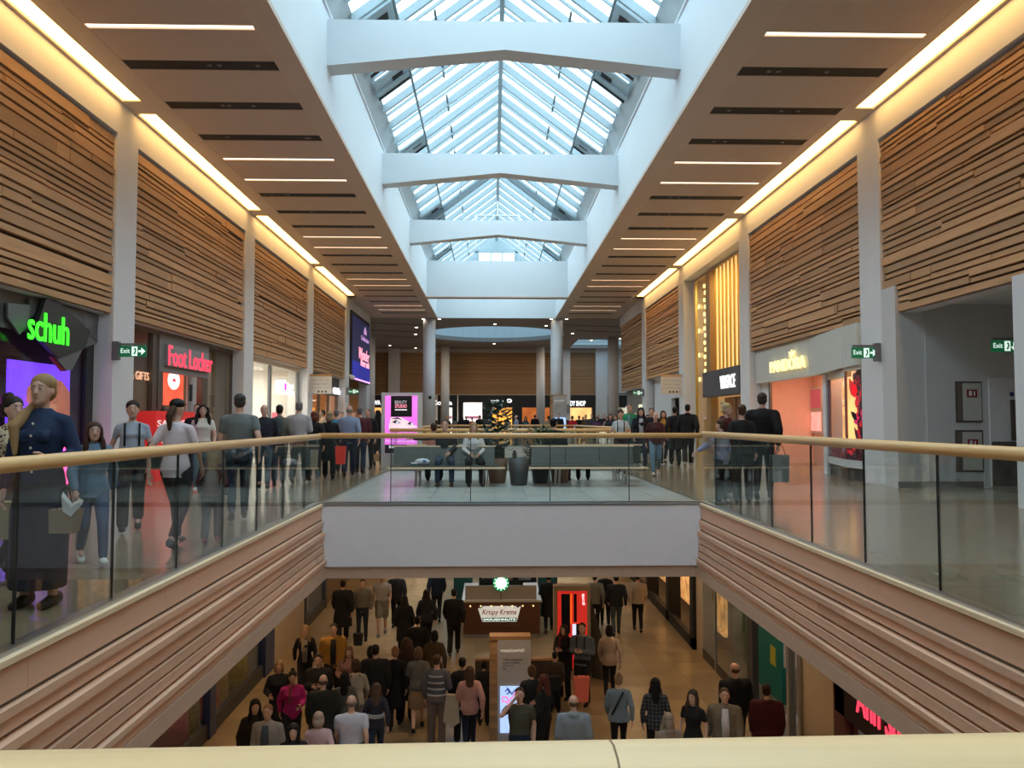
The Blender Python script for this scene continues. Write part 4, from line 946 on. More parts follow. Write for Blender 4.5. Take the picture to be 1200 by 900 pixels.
# dark costume window
F = TFace('L', LX, 'costume_window', 'dark shop window with blue posts and hanging costumes on the ground floor left', 'shop window', base=(LX, 8, GF)); 
BLU = mat('navy_post', (.02, .035, .11), .4)
for y in (12.2, 16.2): F.box('post', y, y+.35, GF, -1.9, BLU, -.05, .1)
F.box('post', 20.0, 20.8, GF, -1.2, BLU, -.05, .12); F.box('window_glass', 8, 20.0, GF+.3, -1.9, PANE, 0, .02); F.box('fascia', 8, 20.8, -1.95, -1.2, BLU, 0, .1); F.box('plinth', 8, 20.8, GF, GF+.3, DGREY, -.05, .06)
F.box('window_back', 8, 20.0, GF, -1.9, mat('window_back', (.02, .02, .03), .7), -1.3, -1.2)
F.done()
for i, (y, c, lab) in enumerate(((15.6, (.40, .06, .22), 'plum'), (16.45, (.45, .33, .08), 'gold'), (17.3, (.5, .03, .03), 'red'), (18.2, (.32, .22, .09), 'bronze'), (19.3, (.42, .38, .10), 'yellow'))):
    t = thing('hanging_costume', '%s sequined costume hanging in the dark ground floor window' % lab, 'costume', (LX-.42-.10*(i % 2), y, GF+.04)); h = (2.1, 2.5, 1.6, 2.0, 2.6)[i]
    put('dress', MB().lathe((0, 0, 0), [(.33, .06), (.27, h*.4), (.13, h*.62), (.19, h*.8), (.12, h*.95), (.05, h)], 14), mat('costume_'+lab, c, .5, var=.6, scale=18), t, True)
    put('stand', MB().lathe((0, 0, 0), [(.18, 0), (.18, .02), (.02, .03), (.02, .4)], 12), DGREY, t)
area('costume_window_fill', (LX-.6, 16.5, -1.5), .8, 34, (1, .8, .6), sy=7)  # unseen fill light added so the costumes show in the dark window
# far left ground window
F = TFace('L', LX, 'lit_display_window', 'lit display window with a teal bag on the ground floor left', 'shop window', base=(LX, 24.3, GF))
F.box('lit_back', 24.6, 27.2, GF+.4, -1.8, mat('white_window', (.6, .7, .85), emit=.7, var=.3, scale=2), -.8, -.7); F.box('post', 24.35, 24.6, GF, -1.6, DGREY, -.05, .08); F.box('post', 27.2, 27.5, GF, -1.6, DGREY, -.05, .08)
F.box('window_glass', 24.6, 27.2, GF+.3, -1.7, PANE, 0, .02); F.box('plinth', 24.6, 27.2, GF, GF+.3, DGREY, -.05, .06); F.done()
t = thing('display_bag', 'large teal handbag on a stand inside the lit ground floor window', 'bag', (LX-.3, 25.6, GF+1.1)); put('body', MB().prism([(0, -.4, 0), (0, .4, 0), (0, .3, .6), (0, -.3, .6)], (.2, 0, 0)), mat('teal_bag', (.02, .09, .10), .5), t); put('handle', MB().tube((.1, -.2, .6), (.1, 0, .85), .02).tube((.1, .2, .6), (.1, 0, .85), .02), DGREY, t); put('stand', MB().box(.05, .15, -.1, .1, -.8, 0), WHITE, t)
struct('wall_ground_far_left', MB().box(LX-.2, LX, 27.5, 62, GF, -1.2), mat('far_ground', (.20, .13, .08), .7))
# right side ground shops
m = MB(); m.box(LR, LR+.3, 21.4, 22.1, GF, -1.2); m.box(LR, LR+.3, 13.0, 14.6, GF, -1.2)
struct('wall_ground_right', m, MATS['ground_cream'])
struct('baseboard_ground', MB().box(LR-.02, LR, 17.2, 21.4, GF, GF+.25), mat('dark_base', (.06, .04, .03), .5))
F = TFace('R', LR, 'teal_shop_window', 'glazed ground floor shopfront with teal inner panel on the right', 'shop window', base=(LR, 17.3, GF)); y_ = lambda p: F.px(p, 600)[0]
F.box('window_glass', y_(872), 21.4, GF+.25, -1.3, PANE, 0, .02)
F.box('teal_panel', 17.8, 19.6, GF, -1.3, mat('teal_wall', (.01, .20, .20), .4), -.9, -.8); F.box('green_panel', 19.6, 22.0, GF, -1.3, mat('grey_green', (.12, .19, .16), .5), -1.1, -1.0)
F.box('mullion', 17.1, 17.45, GF, -1.2, DGREY, -.05, .08); F.box('mullion', y_(838), y_(837), GF, -1.2, METAL, -.02, .03)
F.box('label_plate', 18.3, 18.55, -2.9, -2.5, WHITE, -.8, -.78); F.box('label_plate', 18.2, 18.35, -3.1, -2.95, mat('tag_red', (.5, .05, .05), .5), -.8, -.78); F.box('yellow_notice', 17.6, 17.9, -4.0, -3.6, mat('notice_yellow', (.45, .40, .03), .5), -.6, -.58)
F.box('door_edge', y_(926), y_(923), GF, -1.2, METAL, -.05, .08); F.box('glass_door', 14.65, y_(926), GF+.05, -1.3, PANE, 0, .02); F.box('door_edge', 14.55, 14.65, GF, -1.2, METAL, -.02, .06); F.done()
x = LR+.7
t = thing('sign_stand', 'white upright sign on a round white foot at the shop entrance', 'sign', (x, 16.9, GF)); put('foot', MB().lathe((0, 0, 0), [(.24, 0), (.24, .03), (.05, .12)], 20), WHITE, t, True); put('post', MB().tube((0, 0, .1), (0, 0, 1.1), .05), WHITE, t, True); put('board', MB().box(-.17, .17, -.04, .04, 1.1, 2.6), WHITE, t)
t = thing('phone_counter', 'white counter with wooden top inside the ground floor phone shop', 'counter', (LR+1.6, 17.4, GF)); put('body', MB().box(-.6, .9, 0, .8, 0, .95), mat('counter_grey', (.30, .30, .31), .5), t); put('top', MB().box(-.65, .95, -.05, .85, .95, 1.0), WOODX, t)
t = thing('display_monitor', 'dark monitor showing a bright picture above the shop counter', 'monitor', (LR+1.7, 17.9, GF+1.0)); put('screen', MB().box(-.5, .5, -.03, 0, .15, .8), mat('mon', (.35, .45, .55), emit=.8, var=.6, scale=5), t); put('stand', MB().box(-.05, .05, 0, .06, 0, .15), DGREY, t)
struct('floor_shop_right', MB().box(LR, LR+4, 9, 22, GF-.02, GF+.004), mat('shop_floor', (.22, .19, .16), .4))
area('shop_lamp_ground_right', (LR+2, 17, -1.4), 2.0, 40, (.95, .97, 1), sy=4)
# dark pink shop
F = TFace('R', LR, 'red_sign_shop', 'dark red shopfront with curved red neon lettering on the ground floor', 'shopfront', base=(LR, 8, GF))
RD = mat('maroon_front', (.05, .008, .012), .4); F.box('fascia', 8.0, 12.95, -3.25, -1.2, mat('black_curved_fascia', (.012, .006, .01), .3), .0, .1); F.box('window_glass', 8, 12.6, GF+.2, -3.25, PANE, 0, .02)
F.box('post', 12.6, 13.0, GF, -1.2, mat('maroon_post', (.10, .03, .03), .5), -.05, .1); F.box('red_interior', 8, 12.6, GF, -3.2, mat('red_interior', (.30, .01, .03), .5, emit=.15), -1.2, -1.1)
F.text('letters', 'Ann Summers', 12.15, 9.6, -3.0, -2.55, REDL, .1, .12)
for k in range(3): F.box('lit_picture', 10.6-k*.45, 10.95-k*.45, -4.3, -3.35, mat('warm_picture', (.8, .5, .3), emit=.5, var=.5, scale=4), -.4, -.38)
F.done()
# far ground shops on the right
F = TFace('R', LR, 'warm_ground_shop', 'warm lit ground floor shops far along the right side', 'shopfront', base=(LR, 22.1, GF))
for y in (22.1, 25.2, 28.5, 32): F.box('dark_post', y, y+.35, GF, -1.4, BLACK, -.3, .1)
F.box('fascia', 22.1, 34, -2.0, -1.2, BLACK, 0, .1); F.box('lit_interior', 22.2, 34, GF+.3, -1.9, mat('amber_window', (.9, .45, .15), emit=.6, var=.8, scale=3), -.9, -.8); F.box('plinth', 22.1, 34, GF, GF+.3, BLACK, -.05, .1); F.done()
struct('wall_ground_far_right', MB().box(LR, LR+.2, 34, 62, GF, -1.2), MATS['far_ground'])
# shop counters far behind the kiosk
# doughnut kiosk
kx0, ky = onZ(543, 748, GF); kx1, _ = onZ(633, 748, GF); kw = kx1-kx0
t = thing('doughnut_kiosk', 'dark wood doughnut kiosk counter with white top and lit sign', 'kiosk', (kx0, ky, GF))
KW = mat('kiosk_wood', (.11, .042, .025), .4, var=.12, stretch=(1, 3, 24))
for k in range(5): put('front_board', MB().box(0, kw, 0, .04, .12+k*.185, .12+k*.185+.18), KW, t)
put('body', MB().box(0, kw, .04, .6, .1, 1.04).box(0, .35, .6, 2.4, .1, 1.04).box(kw-.35, kw, .6, 2.4, .1, 1.04), KW, t); put('plinth', MB().box(.06, kw-.06, .05, .6, 0, .1), METAL, t)
put('counter_top', MB().box(-.05, kw+.05, -.05, .65, 1.04, 1.10).box(-.05, .4, .65, 2.45, 1.04, 1.10).box(kw-.4, kw+.05, .65, 2.45, 1.04, 1.10), mat('kiosk_white', (.6, .58, .57), .4), t); put('screen_panel', MB().box(.05, kw-.1, .05, .09, 1.10, 1.50), mat('kiosk_grey', (.36, .32, .30), .5), t)
f = Face('F', 0, t)
sg = mat('sign_shape', (.9, .9, .85), emit=.45); c0 = kw*.47
f.poly('sign_plate', [(c0-.62, .86), (c0-.52, .86), (c0-.48, .92), (c0+.48, .92), (c0+.52, .86), (c0+.62, .92), (c0+.50, .48), (c0-.50, .48)], sg, .0, .05)
f.text('letters', 'Krispy Kreme', c0-.5, c0+.5, .64, .84, mat('kk_red', (.45, .005, .01)), .05, .06, bold=.01, shear=.2); f.box('sign_band', c0-.50, c0+.50, .50, .60, mat('kk_green', (0, .16, .06), emit=.2), .05, .06); f.text('letters', 'DOUGHNUTS', c0-.46, c0+.46, .52, .58, WHITEL, .06, .07)
for k in range(7): put('pendant_bulb', MB().ell((.2+k*(kw-.4)/6, -.04, .93), .025, .025, .025, 8, 5), WARML, t)
t = thing('round_lit_sign', 'round white lit sign with green ring above the kiosk', 'sign', (kx0+kw*.49, ky-.02, GF+1.60))
f = Face('F', 0, t); f.disc('green_ring', 0, 0, .235, mat('ring_green', (.0, .30, .10), emit=.7), 0, .06); f.disc('lit_disc', 0, 0, .165, mat('disc_white', (.8, 1, .9), emit=1.6), .06, .08)
put('post', MB().box(-.02, .02, .0, .04, -.5, -.2), GREY, t)
for k in range(12): an = 2*PI*k/12; f.box('ring_mark', .2*math.cos(an)-.012, .2*math.cos(an)+.012, .2*math.sin(an)-.015, .2*math.sin(an)+.015, WHITEL, .06, .065)
TEAL = mat('teal_machine', (.015, .10, .10), .4)
for i, (px, lab, yy) in enumerate(((546, 'teal drinks machine cabinet behind the left end of the kiosk', 1.2), (637, 'teal drinks machine cabinet behind the right end of the kiosk', .9))):
    x = onZ(px, 748, GF)[0]*1.05; t = thing('drinks_machine', lab, 'machine', (x+(-.15 if i == 0 else .25), ky+2.6, GF)); put('body', MB().box(-.3, .3, 0, .7, 0, 1.65), TEAL, t); put('lid', MB().box(-.32, .32, -.02, .72, 1.65, 1.7), TEAL, t); put('lit_panel', MB().box(-.25, .25, .2, .25, 1.7, 1.95), LAMPW, t)
t = thing('kiosk_rear_shelves', 'lit rear shelving of the kiosk with warm menu panels', 'shelving', (kx0+.4, ky+2.9, GF)); put('frame', MB().box(0, 1.9, .2, .5, 0, 2.3), DGREY, t)
for k, c in enumerate(((1, .95, .85), (1, .7, .2), (1, .95, .9), (.8, .9, 1))): put('menu_panel', MB().box(.05+k*.47, .45+k*.47, .16, .2, 1.5, 2.1), mat('menu_%d' % k, c, emit=1.2, var=.2), t)
for k in range(3): put('coffee_machine', MB().box(.1+k*.6, .5+k*.6, -.1, .2, 1.1, 1.5), METAL, t)
# red advertising totem
Ya = 19.6; x0, z1 = onY(649, 687, Ya); x1, _ = onY(692, 687, Ya)
t = thing('advertising_totem', 'ground floor totem with red and black geometric perfume advert in a wooden frame', 'advertising totem', (x0, Ya, GF)); Wt = x1-x0; Ht = z1-GF
put('casing', MB().box(0, Wt, 0, .3, 0, Ht), mat('totem_tan', (.38, .29, .20), .5), t); put('side_fin', MB().prism([(Wt, .3, 0), (Wt+.55, -.3, 0), (Wt, .3, Ht-.2)], (0, .03, 0)), mat('fin_grey', (.10, .10, .10), .5), t)
f = Face('F', 0, t); RA = mat('advert_red', (.75, .03, .02), emit=.55, var=.08); NA = mat('advert_night', (.004, .006, .015), .3)
f.box('screen', .09, Wt-.09, .3, Ht-.12, RA, 0, .02)
def ab(n, a0, a1, b0, b1, m, e=.0): f.box(n, Wt*a0, Wt*a1, Ht*b0, Ht*b1, m, .02+e, .024+e)
ab('black_block', .20, .44, .50, .92, NA); ab('black_stripe', .54, .62, .62, .92, NA); ab('black_block', .60, .85, .22, .60, NA); ab('black_block', .20, .50, .1, .44, NA); ab('orange_stripe', .44, .49, .60, .92, mat('advert_orange', (1, .12, .01), emit=.8), .002)
ab('white_block', .50, .60, .44, .60, mat('advert_white', (.75, .8, 1), emit=.9), .004); ab('white_block', .42, .52, .30, .46, MATS['advert_white'], .004)
f.text('letters', 'YSL', Wt*.76, Wt*.84, Ht*.80, Ht*.92, WHITEL, .02, .026)
# ground floor directory totem
x0, _ = onY(583, 750, 16.0); x1, z1 = onY(622, 750, 16.0)
directory((x0, 16.0, GF), x1-x0, z1-GF, 'grey directory totem with a lit blue map on the ground floor', True)
# seating around the totem
for i, (pa, pb, Y_, lab) in enumerate(((556, 574, 17.6, 'wooden framed dark seat block left of the ground floor directory'), (623, 657, 17.6, 'wooden framed dark seat block right of the ground floor directory'))):
    a = onY(pa, 790, Y_)[0]; b = onY(pb, 790, Y_)[0]; t = thing('seat_block', lab, 'seat', (a, Y_, GF)); L = b-a
    put('base', MB().box(0, L, 0, .6, .08, .5), mat('seat_brown', (.06, .04, .03), .6), t); put('back', MB().box(0, L, .6, .68, .4, .95), MATS['seat_brown'], t)
    for z in (.05, .52, .96): put('wood_edge', MB().box(0, L, -.03 if z < .9 else .56, .05 if z < .9 else .70, z-.05, z), WOODX, t)
# ground floor lights in the ceiling of the bridges
for i, (x, y) in enumerate([(a, b) for b in (15.2, 18, 21, 46, 50, 55) for a in (-4.2, 4.4)]+[(0, 15.5), (0, 20.5), (0, 47), (0, 54)]):
    t = thing('downlight', 'round downlight under the bridge above the ground floor, %s from the camera' % ORD(i+1), 'ceiling light', (x, y, -1.03), group='downlights under the bridges'); put('lens', MB().lathe((0, 0, 0), [(.12, 0), (.12, .02)], 12), DOWN, t)
    area('bridge_downlight_beam', (x, y, -1.08), .25, 26, (1, .66, .34))
for y in (8, 11, 27, 32, 37, 42):
    for x in (-4.6, 4.7):
        area('walkway_downlight_beam', (x, y, -1.08), .25, 22, (1, .66, .34))
for x, y in ((-8, 60), (8, 60), (0, 72), (-6, 70), (7, 72)): area('far_hall_beam', (x, y, ZC-.1), 1.2, 90, (1, .75, .5))

# ================================================================== PEOPLE
def remesh(mb, voxel, name, smooth=3):
    me = mb.mesh('tmp'); o = bpy.data.objects.new('tmp', me); COL.objects.link(o)
    m = o.modifiers.new('r', 'REMESH'); m.mode = 'VOXEL'; m.voxel_size = voxel; m.use_smooth_shade = True
    if smooth: q = o.modifiers.new('s', 'SMOOTH'); q.iterations = smooth; q.factor = .5
    r_ = bpy.data.meshes.new_from_object(o.evaluated_get(bpy.context.evaluated_depsgraph_get()))
    bpy.data.objects.remove(o); bpy.data.meshes.remove(me); r_.name = name; r_.materials.clear(); r_.materials.append(None)
    return r_
def joints(pose, arms):
    """right side x>0; the figure faces +Y; 1.75 m tall"""
    J = {}
    for s, k in ((1, 'R'), (-1, 'L')):
        J['hip'+k] = (.09*s, 0, .92); J['knee'+k] = (.10*s, .03, .50); J['ankle'+k] = (.105*s, -.01, .09)
        J['sh'+k] = (.178*s, -.01, 1.395); J['elb'+k] = (.245*s, -.04, 1.13); J['wri'+k] = (.245*s, .05, .89)
    if pose in ('walk', 'walk2'):
        a, b = ('R', 'L') if pose == 'walk' else ('L', 'R'); sa = 1 if a == 'R' else -1
        J['knee'+a] = (.09*sa, .20, .53); J['ankle'+a] = (.09*sa, .27, .12); J['knee'+b] = (-.09*sa, .03, .50); J['ankle'+b] = (-.09*sa, -.26, .17)
        J['elb'+b] = (-.24*sa, .05, 1.13); J['wri'+b] = (-.22*sa, .20, .93); J['elb'+a] = (.25*sa, -.14, 1.15); J['wri'+a] = (.25*sa, -.14, .91)
    if pose == 'sit':
        for s, k in ((1, 'R'), (-1, 'L')):
            J['hip'+k] = (.10*s, 0, .57); J['knee'+k] = (.15*s, .43, .52); J['ankle'+k] = (.15*s, .46, .09)
            J['sh'+k] = (.178*s, -.06, 1.04); J['elb'+k] = (.23*s, .02, .80); J['wri'+k] = (.11*s, .26, .70)
    z0 = -.36 if pose == 'sit' else 0; y0 = -.05 if pose == 'sit' else 0
    if arms == 'phone':
        for s, k in ((1, 'R'), (-1, 'L')): J['elb'+k] = (.23*s, .0+y0, 1.14+z0); J['wri'+k] = (.08*s, .25+y0, 1.20+z0)
    elif arms == 'holdR': J['elbR'] = (.25, -.02+y0, 1.14+z0); J['wriR'] = (.17, .22+y0, 1.12+z0)
    elif arms == 'holdL': J['elbL'] = (-.25, -.02+y0, 1.14+z0); J['wriL'] = (-.17, .22+y0, 1.12+z0)
    elif arms == 'face': J['elbR'] = (.30, .22, 1.36); J['wriR'] = (.09, .16, 1.60)
    elif arms == 'reach': J['elbL'] = (-.36, .10, 1.25); J['wriL'] = (-.55, .25, 1.10)
    elif arms == 'back': J['elbR'] = (.44, -.12+y0, 1.40+z0-.03); J['wriR'] = (.68, -.10+y0, 1.36+z0)
    elif arms == 'hips':
        for s, k in ((1, 'R'), (-1, 'L')): J['elb'+k] = (.32*s, -.10, 1.16); J['wri'+k] = (.19*s, .06, 1.0)
    return J, z0, y0
def tz(rings, mb, z0, y0, grow=0.0, wide=1.0):
    mb.loft([((0, y+y0, z+z0), ((rx+grow)*wide, 0, 0), (0, ry+grow, 0)) for z, rx, ry, y in rings], 16)
TORSO = {'m': [(.86, .12, .09, 0), (.92, .155, .108, 0), (1.0, .150, .105, 0), (1.10, .145, .10, 0), (1.24, .165, .115, .0), (1.36, .172, .112, -.005), (1.43, .125, .085, -.01), (1.48, .065, .06, -.01)],
         'f': [(.86, .13, .10, 0), (.92, .165, .115, -.005), (1.0, .15, .11, -.005), (1.10, .122, .088, 0), (1.24, .142, .108, .01), (1.30, .147, .118, .02), (1.37, .148, .095, 0), (1.43, .10, .075, -.01), (1.48, .055, .055, -.01)]}
SHW = {'m': 1.06, 'f': .92}
BODY = {}
def fingers(mb, wri, elb, s):
    """palm and five bent fingers hanging on from the wrist"""
    w_ = Vector(wri); d = (w_-Vector(elb)).normalized(); side = Vector((0, 1, 0)) if abs(d.y) < .8 else Vector((0, 0, 1))
    side = (side-d*side.dot(d)).normalized(); nrm = d.cross(side).normalized()*(-s)
    L = ((-.028, .072, .0085), (-.010, .082, .009), (.010, .078, .009), (.028, .062, .008))
    base = w_+d*.085
    for off, ln, r_ in L:
        a = base+side*off; b = a+d*ln*.5+nrm*.008; c = b+d*ln*.42+nrm*.028; mb.caps(a, b, r_, r_*.95, 6); mb.caps(b, c, r_*.95, r_*.75, 6)
    a = w_+d*.03+side*.03; b = a+d*.035+side*.025+nrm*.012; c = b+d*.03+side*.004+nrm*.012
    mb.caps(a, b, .012, .010, 6); mb.caps(b, c, .010, .008, 6)
def turn(p, c, a):
    x, y = p[0]-c[0], p[1]-c[1]; return (c[0]+x*math.cos(a)-y*math.sin(a), c[1]+x*math.sin(a)+y*math.cos(a), p[2])
def body_mesh(sex, pose, arms, hi):
    k = ('body', sex, pose, arms, hi)
    if k in BODY: return BODY[k]
    J, z0, y0 = joints(pose, arms); mb = MB(); q = SHW[sex]; v = (lambda n: Vector(J[n])); fm = sex == 'f'
    tz(TORSO[sex], mb, z0, y0)
    mb.caps((0, -.012+y0, 1.44+z0), (0, .0+y0, 1.56+z0), .056 if not fm else .047, .05 if not fm else .043, 12)
    for s, K in ((1, 'R'), (-1, 'L')):
        sh = Vector((J['sh'+K][0]*q, J['sh'+K][1], J['sh'+K][2])); e, wr = v('elb'+K), v('wri'+K)
        mb.caps((.05*s, y0-.01, 1.435+z0), sh, .045, .05, 10); mb.caps(sh, e, .050 if not fm else .042, .040 if not fm else .034, 10); mb.caps(e, wr, .040 if not fm else .033, .027 if not fm else .023, 10)
        d = (wr-e).normalized(); mb.caps(wr+d*.02, wr+d*.085, .030 if not fm else .026, .032 if not fm else .028, 10, .6)
        h_, kn, an = v('hip'+K), v('knee'+K), v('ankle'+K)
        mb.caps(h_, kn, .085, .056, 12); mb.caps(kn, kn.lerp(an, .35), .054, .055, 12); mb.caps(kn.lerp(an, .35), an, .055, .037, 12)
        mb.caps(an+Vector((0, -.02, -.045)), an+Vector((0, .14, -.06)), .036, .028, 10)
    # head
    hz = z0; hy = y0+.012
    mb.loft([((0, y+hy, z+hz), (rx, 0, 0), (0, ry, 0)) for z, rx, ry, y in ((1.520, .022, .022, .050), (1.535, .042, .045, .038), (1.565, .056, .066, .020), (1.60, .066, .082, .006), (1.64, .073, .093, -.004), (1.68, .074, .096, -.008), (1.715, .064, .083, -.012), (1.742, .040, .052, -.014), (1.752, .015, .02, -.014))], 20)
    mb.caps((0, hy+.086, 1.645+hz), (0, hy+.100, 1.612+hz), .009, .014, 8)
    for s in (1, -1): mb.ell((.076*s, hy-.005, 1.625+hz), .010, .019, .031, 8, 5)
    me = remesh(mb, .0115 if hi else .018, 'body', 2)
    fb = MB()
    for s, K in ((1, 'R'), (-1, 'L')): fingers(fb, J['wri'+K], J['elb'+K], s)
    bm = bmesh.new(); bm.from_mesh(me); t_ = fb.mesh('t', True); bm.from_mesh(t_); bm.to_mesh(me); bm.free(); bpy.data.meshes.remove(t_)
    me.polygons.foreach_set('use_smooth', [True]*len(me.polygons))
    BODY[k] = me; return me
def top_mesh(sex, pose, arms, kind, big, hi):
    k = ('top', sex, pose, arms, kind, big, hi)
    if k in BODY: return BODY[k]
    J, z0, y0 = joints(pose, arms); mb = MB(); q = SHW[sex]
    g = {'tee': .014, 'crop': .010, 'sweater': .024, 'jacket': .034, 'coat': .036, 'vest': .034, 'shirt': .018, 'hoodie': .034}[kind]
    hem = {'tee': .84, 'crop': 1.10, 'sweater': .86, 'jacket': .82, 'coat': .48, 'vest': .84, 'shirt': .82, 'hoodie': .84}[kind]
    if pose == 'sit': hem = max(hem, .92)
    slv = {'tee': .55, 'crop': .5, 'vest': 0}.get(kind, 1.9)
    rings = [r_ for r_ in TORSO[sex] if r_[0] >= hem+.02]
    f0 = rings[0]; flare = .012 if kind != 'coat' else .045
    rings = [(hem, f0[1]+flare, f0[2]+flare, f0[3])]+rings
    if kind == 'coat': rings = [(hem, .195, .15, 0), (.75, .185, .135, 0)]+[r_ for r_ in rings if r_[0] > .9]
    tz(rings, mb, z0, y0, g, big)
    for s, K in ((1, 'R'), (-1, 'L')):
        sh = Vector((J['sh'+K][0]*q*(1+(big-1)*.6), J['sh'+K][1], J['sh'+K][2])); e, wr = Vector(J['elb'+K]), Vector(J['wri'+K])
        ra = (.050 if sex == 'm' else .042)+g
        mb.caps((.055*s, y0-.01, 1.43+z0), sh, .045+g*.5, ra, 10)
        if slv: mb.caps(sh, sh.lerp(e, min(slv, 1)), ra, ra-.006, 10)
        if slv > 1: mb.caps(e, e.lerp(wr, slv-1), ra-.006, (.036 if sex == 'm' else .031)+g*.5, 10)
    if kind in ('hoodie',):
        mb.ell((0, -.075+y0, 1.47+z0), .10, .07, .055, 12, 7); mb.ell((0, .03+y0, 1.46+z0), .08, .06, .03, 12, 5)
    if kind in ('jacket', 'coat', 'shirt'): mb.loft([((0, y0-.005, z+z0), (rr, 0, 0), (0, rr*.95, 0)) for z, rr in ((1.44, .085), (1.475, .076), (1.50, .066))], 14)
    me = remesh(mb, .015 if hi else .021, kind, 2); BODY[k] = me; return me
def low_mesh(sex, pose, kind, big, hi):
    k = ('low', sex, pose, kind, big, hi)
    if k in BODY: return BODY[k]
    J, z0, y0 = joints(pose, ''); mb = MB(); L = {'jeans': .95, 'trousers': .97, 'shorts': 0, 'leggings': .93, 'skirt': 0, 'dress': 0}[kind]
    g = {'leggings': .008, 'jeans': .014, 'trousers': .024, 'shorts': .03, 'skirt': .02, 'dress': .03}[kind]
    if kind in ('skirt', 'dress'):
        h = .50 if kind == 'skirt' else .14
        tz([(h, .20, .17, .01), (.7, .21, .16, 0), (.92, .175, .125, 0), (1.06, .135, .10, 0)], mb, z0, y0, .005, big)
    else:
        tz([(.84, .14, .10, 0), (.92, .16, .115, 0), (1.02, .145, .105, 0)], mb, z0 if pose == 'sit' else 0, y0 if pose == 'sit' else 0, g, big)
        for s, K in ((1, 'R'), (-1, 'L')):
            h_, kn, an = Vector(J['hip'+K]), Vector(J['knee'+K]), Vector(J['ankle'+K])
            if kind == 'shorts': mb.caps(h_, h_.lerp(kn, .85), .09+g, .07+g, 12); continue
            mb.caps(h_, kn, .088+g, .056+g, 12); mb.caps(kn, kn.lerp(an, L), .055+g, (.040 if kind != 'trousers' else .05)+g, 12)
    me = remesh(mb, .015 if hi else .021, kind, 2); BODY[k] = me; return me
def hair_mesh(style):
    if style in BODY: return BODY[style]
    mb = MB(); y = .0
    if style == 'short': mb.ell((0, -.020, 1.683), .081, .094, .078, 16, 9); mb.ell((0, -.045, 1.63), .076, .062, .075, 14, 7)
    elif style == 'thin': mb.ell((0, -.045, 1.632), .079, .066, .052, 14, 7)
    elif style == 'cap': mb.ell((0, -.010, 1.69), .086, .106, .072, 16, 9); mb.loft([((0, .11, 1.685), (.065, 0, 0), (0, .065, 0)), ((0, .11, 1.695), (.065, 0, 0), (0, .065, 0))], 14)
    else:
        mb.ell((0, -.020, 1.688), .090, .100, .083, 16, 9); mb.ell((0, -.05, 1.63), .084, .066, .085, 14, 7)
        if style in ('long', 'curly'):
            w_ = 1.0 if style == 'long' else 1.3
            mb.ell((0, -.085, 1.55), .092*w_, .050*w_, .16, 14, 8); mb.ell((0, -.10, 1.42), .085*w_, .042*w_, .15, 14, 8)
            for s in (1, -1): mb.ell((.080*s*w_, .012, 1.58), .026, .050, .13, 10, 7); mb.ell((.095*s*w_, .045, 1.44), .038, .040, .13, 10, 7)
        if style == 'bob': mb.ell((0, -.05, 1.59), .098, .078, .10, 14, 8); [mb.ell((.080*s, .015, 1.60), .022, .04, .085, 10, 7) for s in (1, -1)]
        if style == 'pony': mb.caps((0, -.10, 1.70), (0, -.155, 1.62), .034, .036, 10); mb.caps((0, -.155, 1.62), (0, -.145, 1.42), .036, .016, 10)
        if style == 'sidepony': mb.caps((0, -.08, 1.60), (.10, .0, 1.47), .04, .045, 10); mb.caps((.10, .0, 1.47), (.13, .13, 1.36), .045, .045, 10); mb.caps((.13, .13, 1.36), (.11, .145, 1.16), .042, .02, 10)
        if style == 'bun': mb.ell((0, -.085, 1.765), .045, .045, .042, 12, 7)
    BODY[style] = remesh(mb, .010, 'hair', 2); return BODY[style]
def simple(name, fn):
    if name not in BODY: m = fn().mesh(name, True); m.materials.append(None); BODY[name] = m
    return BODY[name]
def shoe_mb():
    mb = MB(); mb.loft([((0, y, z), (rx, 0, 0), (0, 0, rz)) for y, z, rx, rz in ((-.085, .045, .02, .035), (-.07, .05, .038, .05), (0, .05, .042, .05), (.08, .038, .048, .038), (.15, .03, .044, .03), (.185, .022, .022, .018))], 12); return mb
EYEW = mat('eye_white', (.55, .50, .47), .5); EYED = mat('eye_dark', (.04, .025, .02), .3); LIP = mat('lip', (.42, .15, .13), .5)
CM = {}
def cmat(c, pre='cloth'):
    k = (pre,)+tuple(round(x, 3) for x in c)
    if k not in CM: CM[k] = mat('%s_%d' % (pre, len(CM)), c, .8 if pre == 'cloth' else .55, var=.10, scale=14, spec=.25)
    return CM[k]
BLK = (.012, .012, .014); NAVY = (.018, .026, .05); JEAN = (.05, .08, .13); GRY = (.16, .17, .18); LGT = (.45, .46, .48); WHT = (.66, .64, .66); BRN = (.06, .035, .02)
H_DK = (.018, .012, .010); H_BR = (.06, .030, .016); H_BL = (.33, .20, .09); H_GR = (.16, .15, .14); H_RD = (.12, .03, .015); H_BK = (.008, .007, .008)
HERE = {}
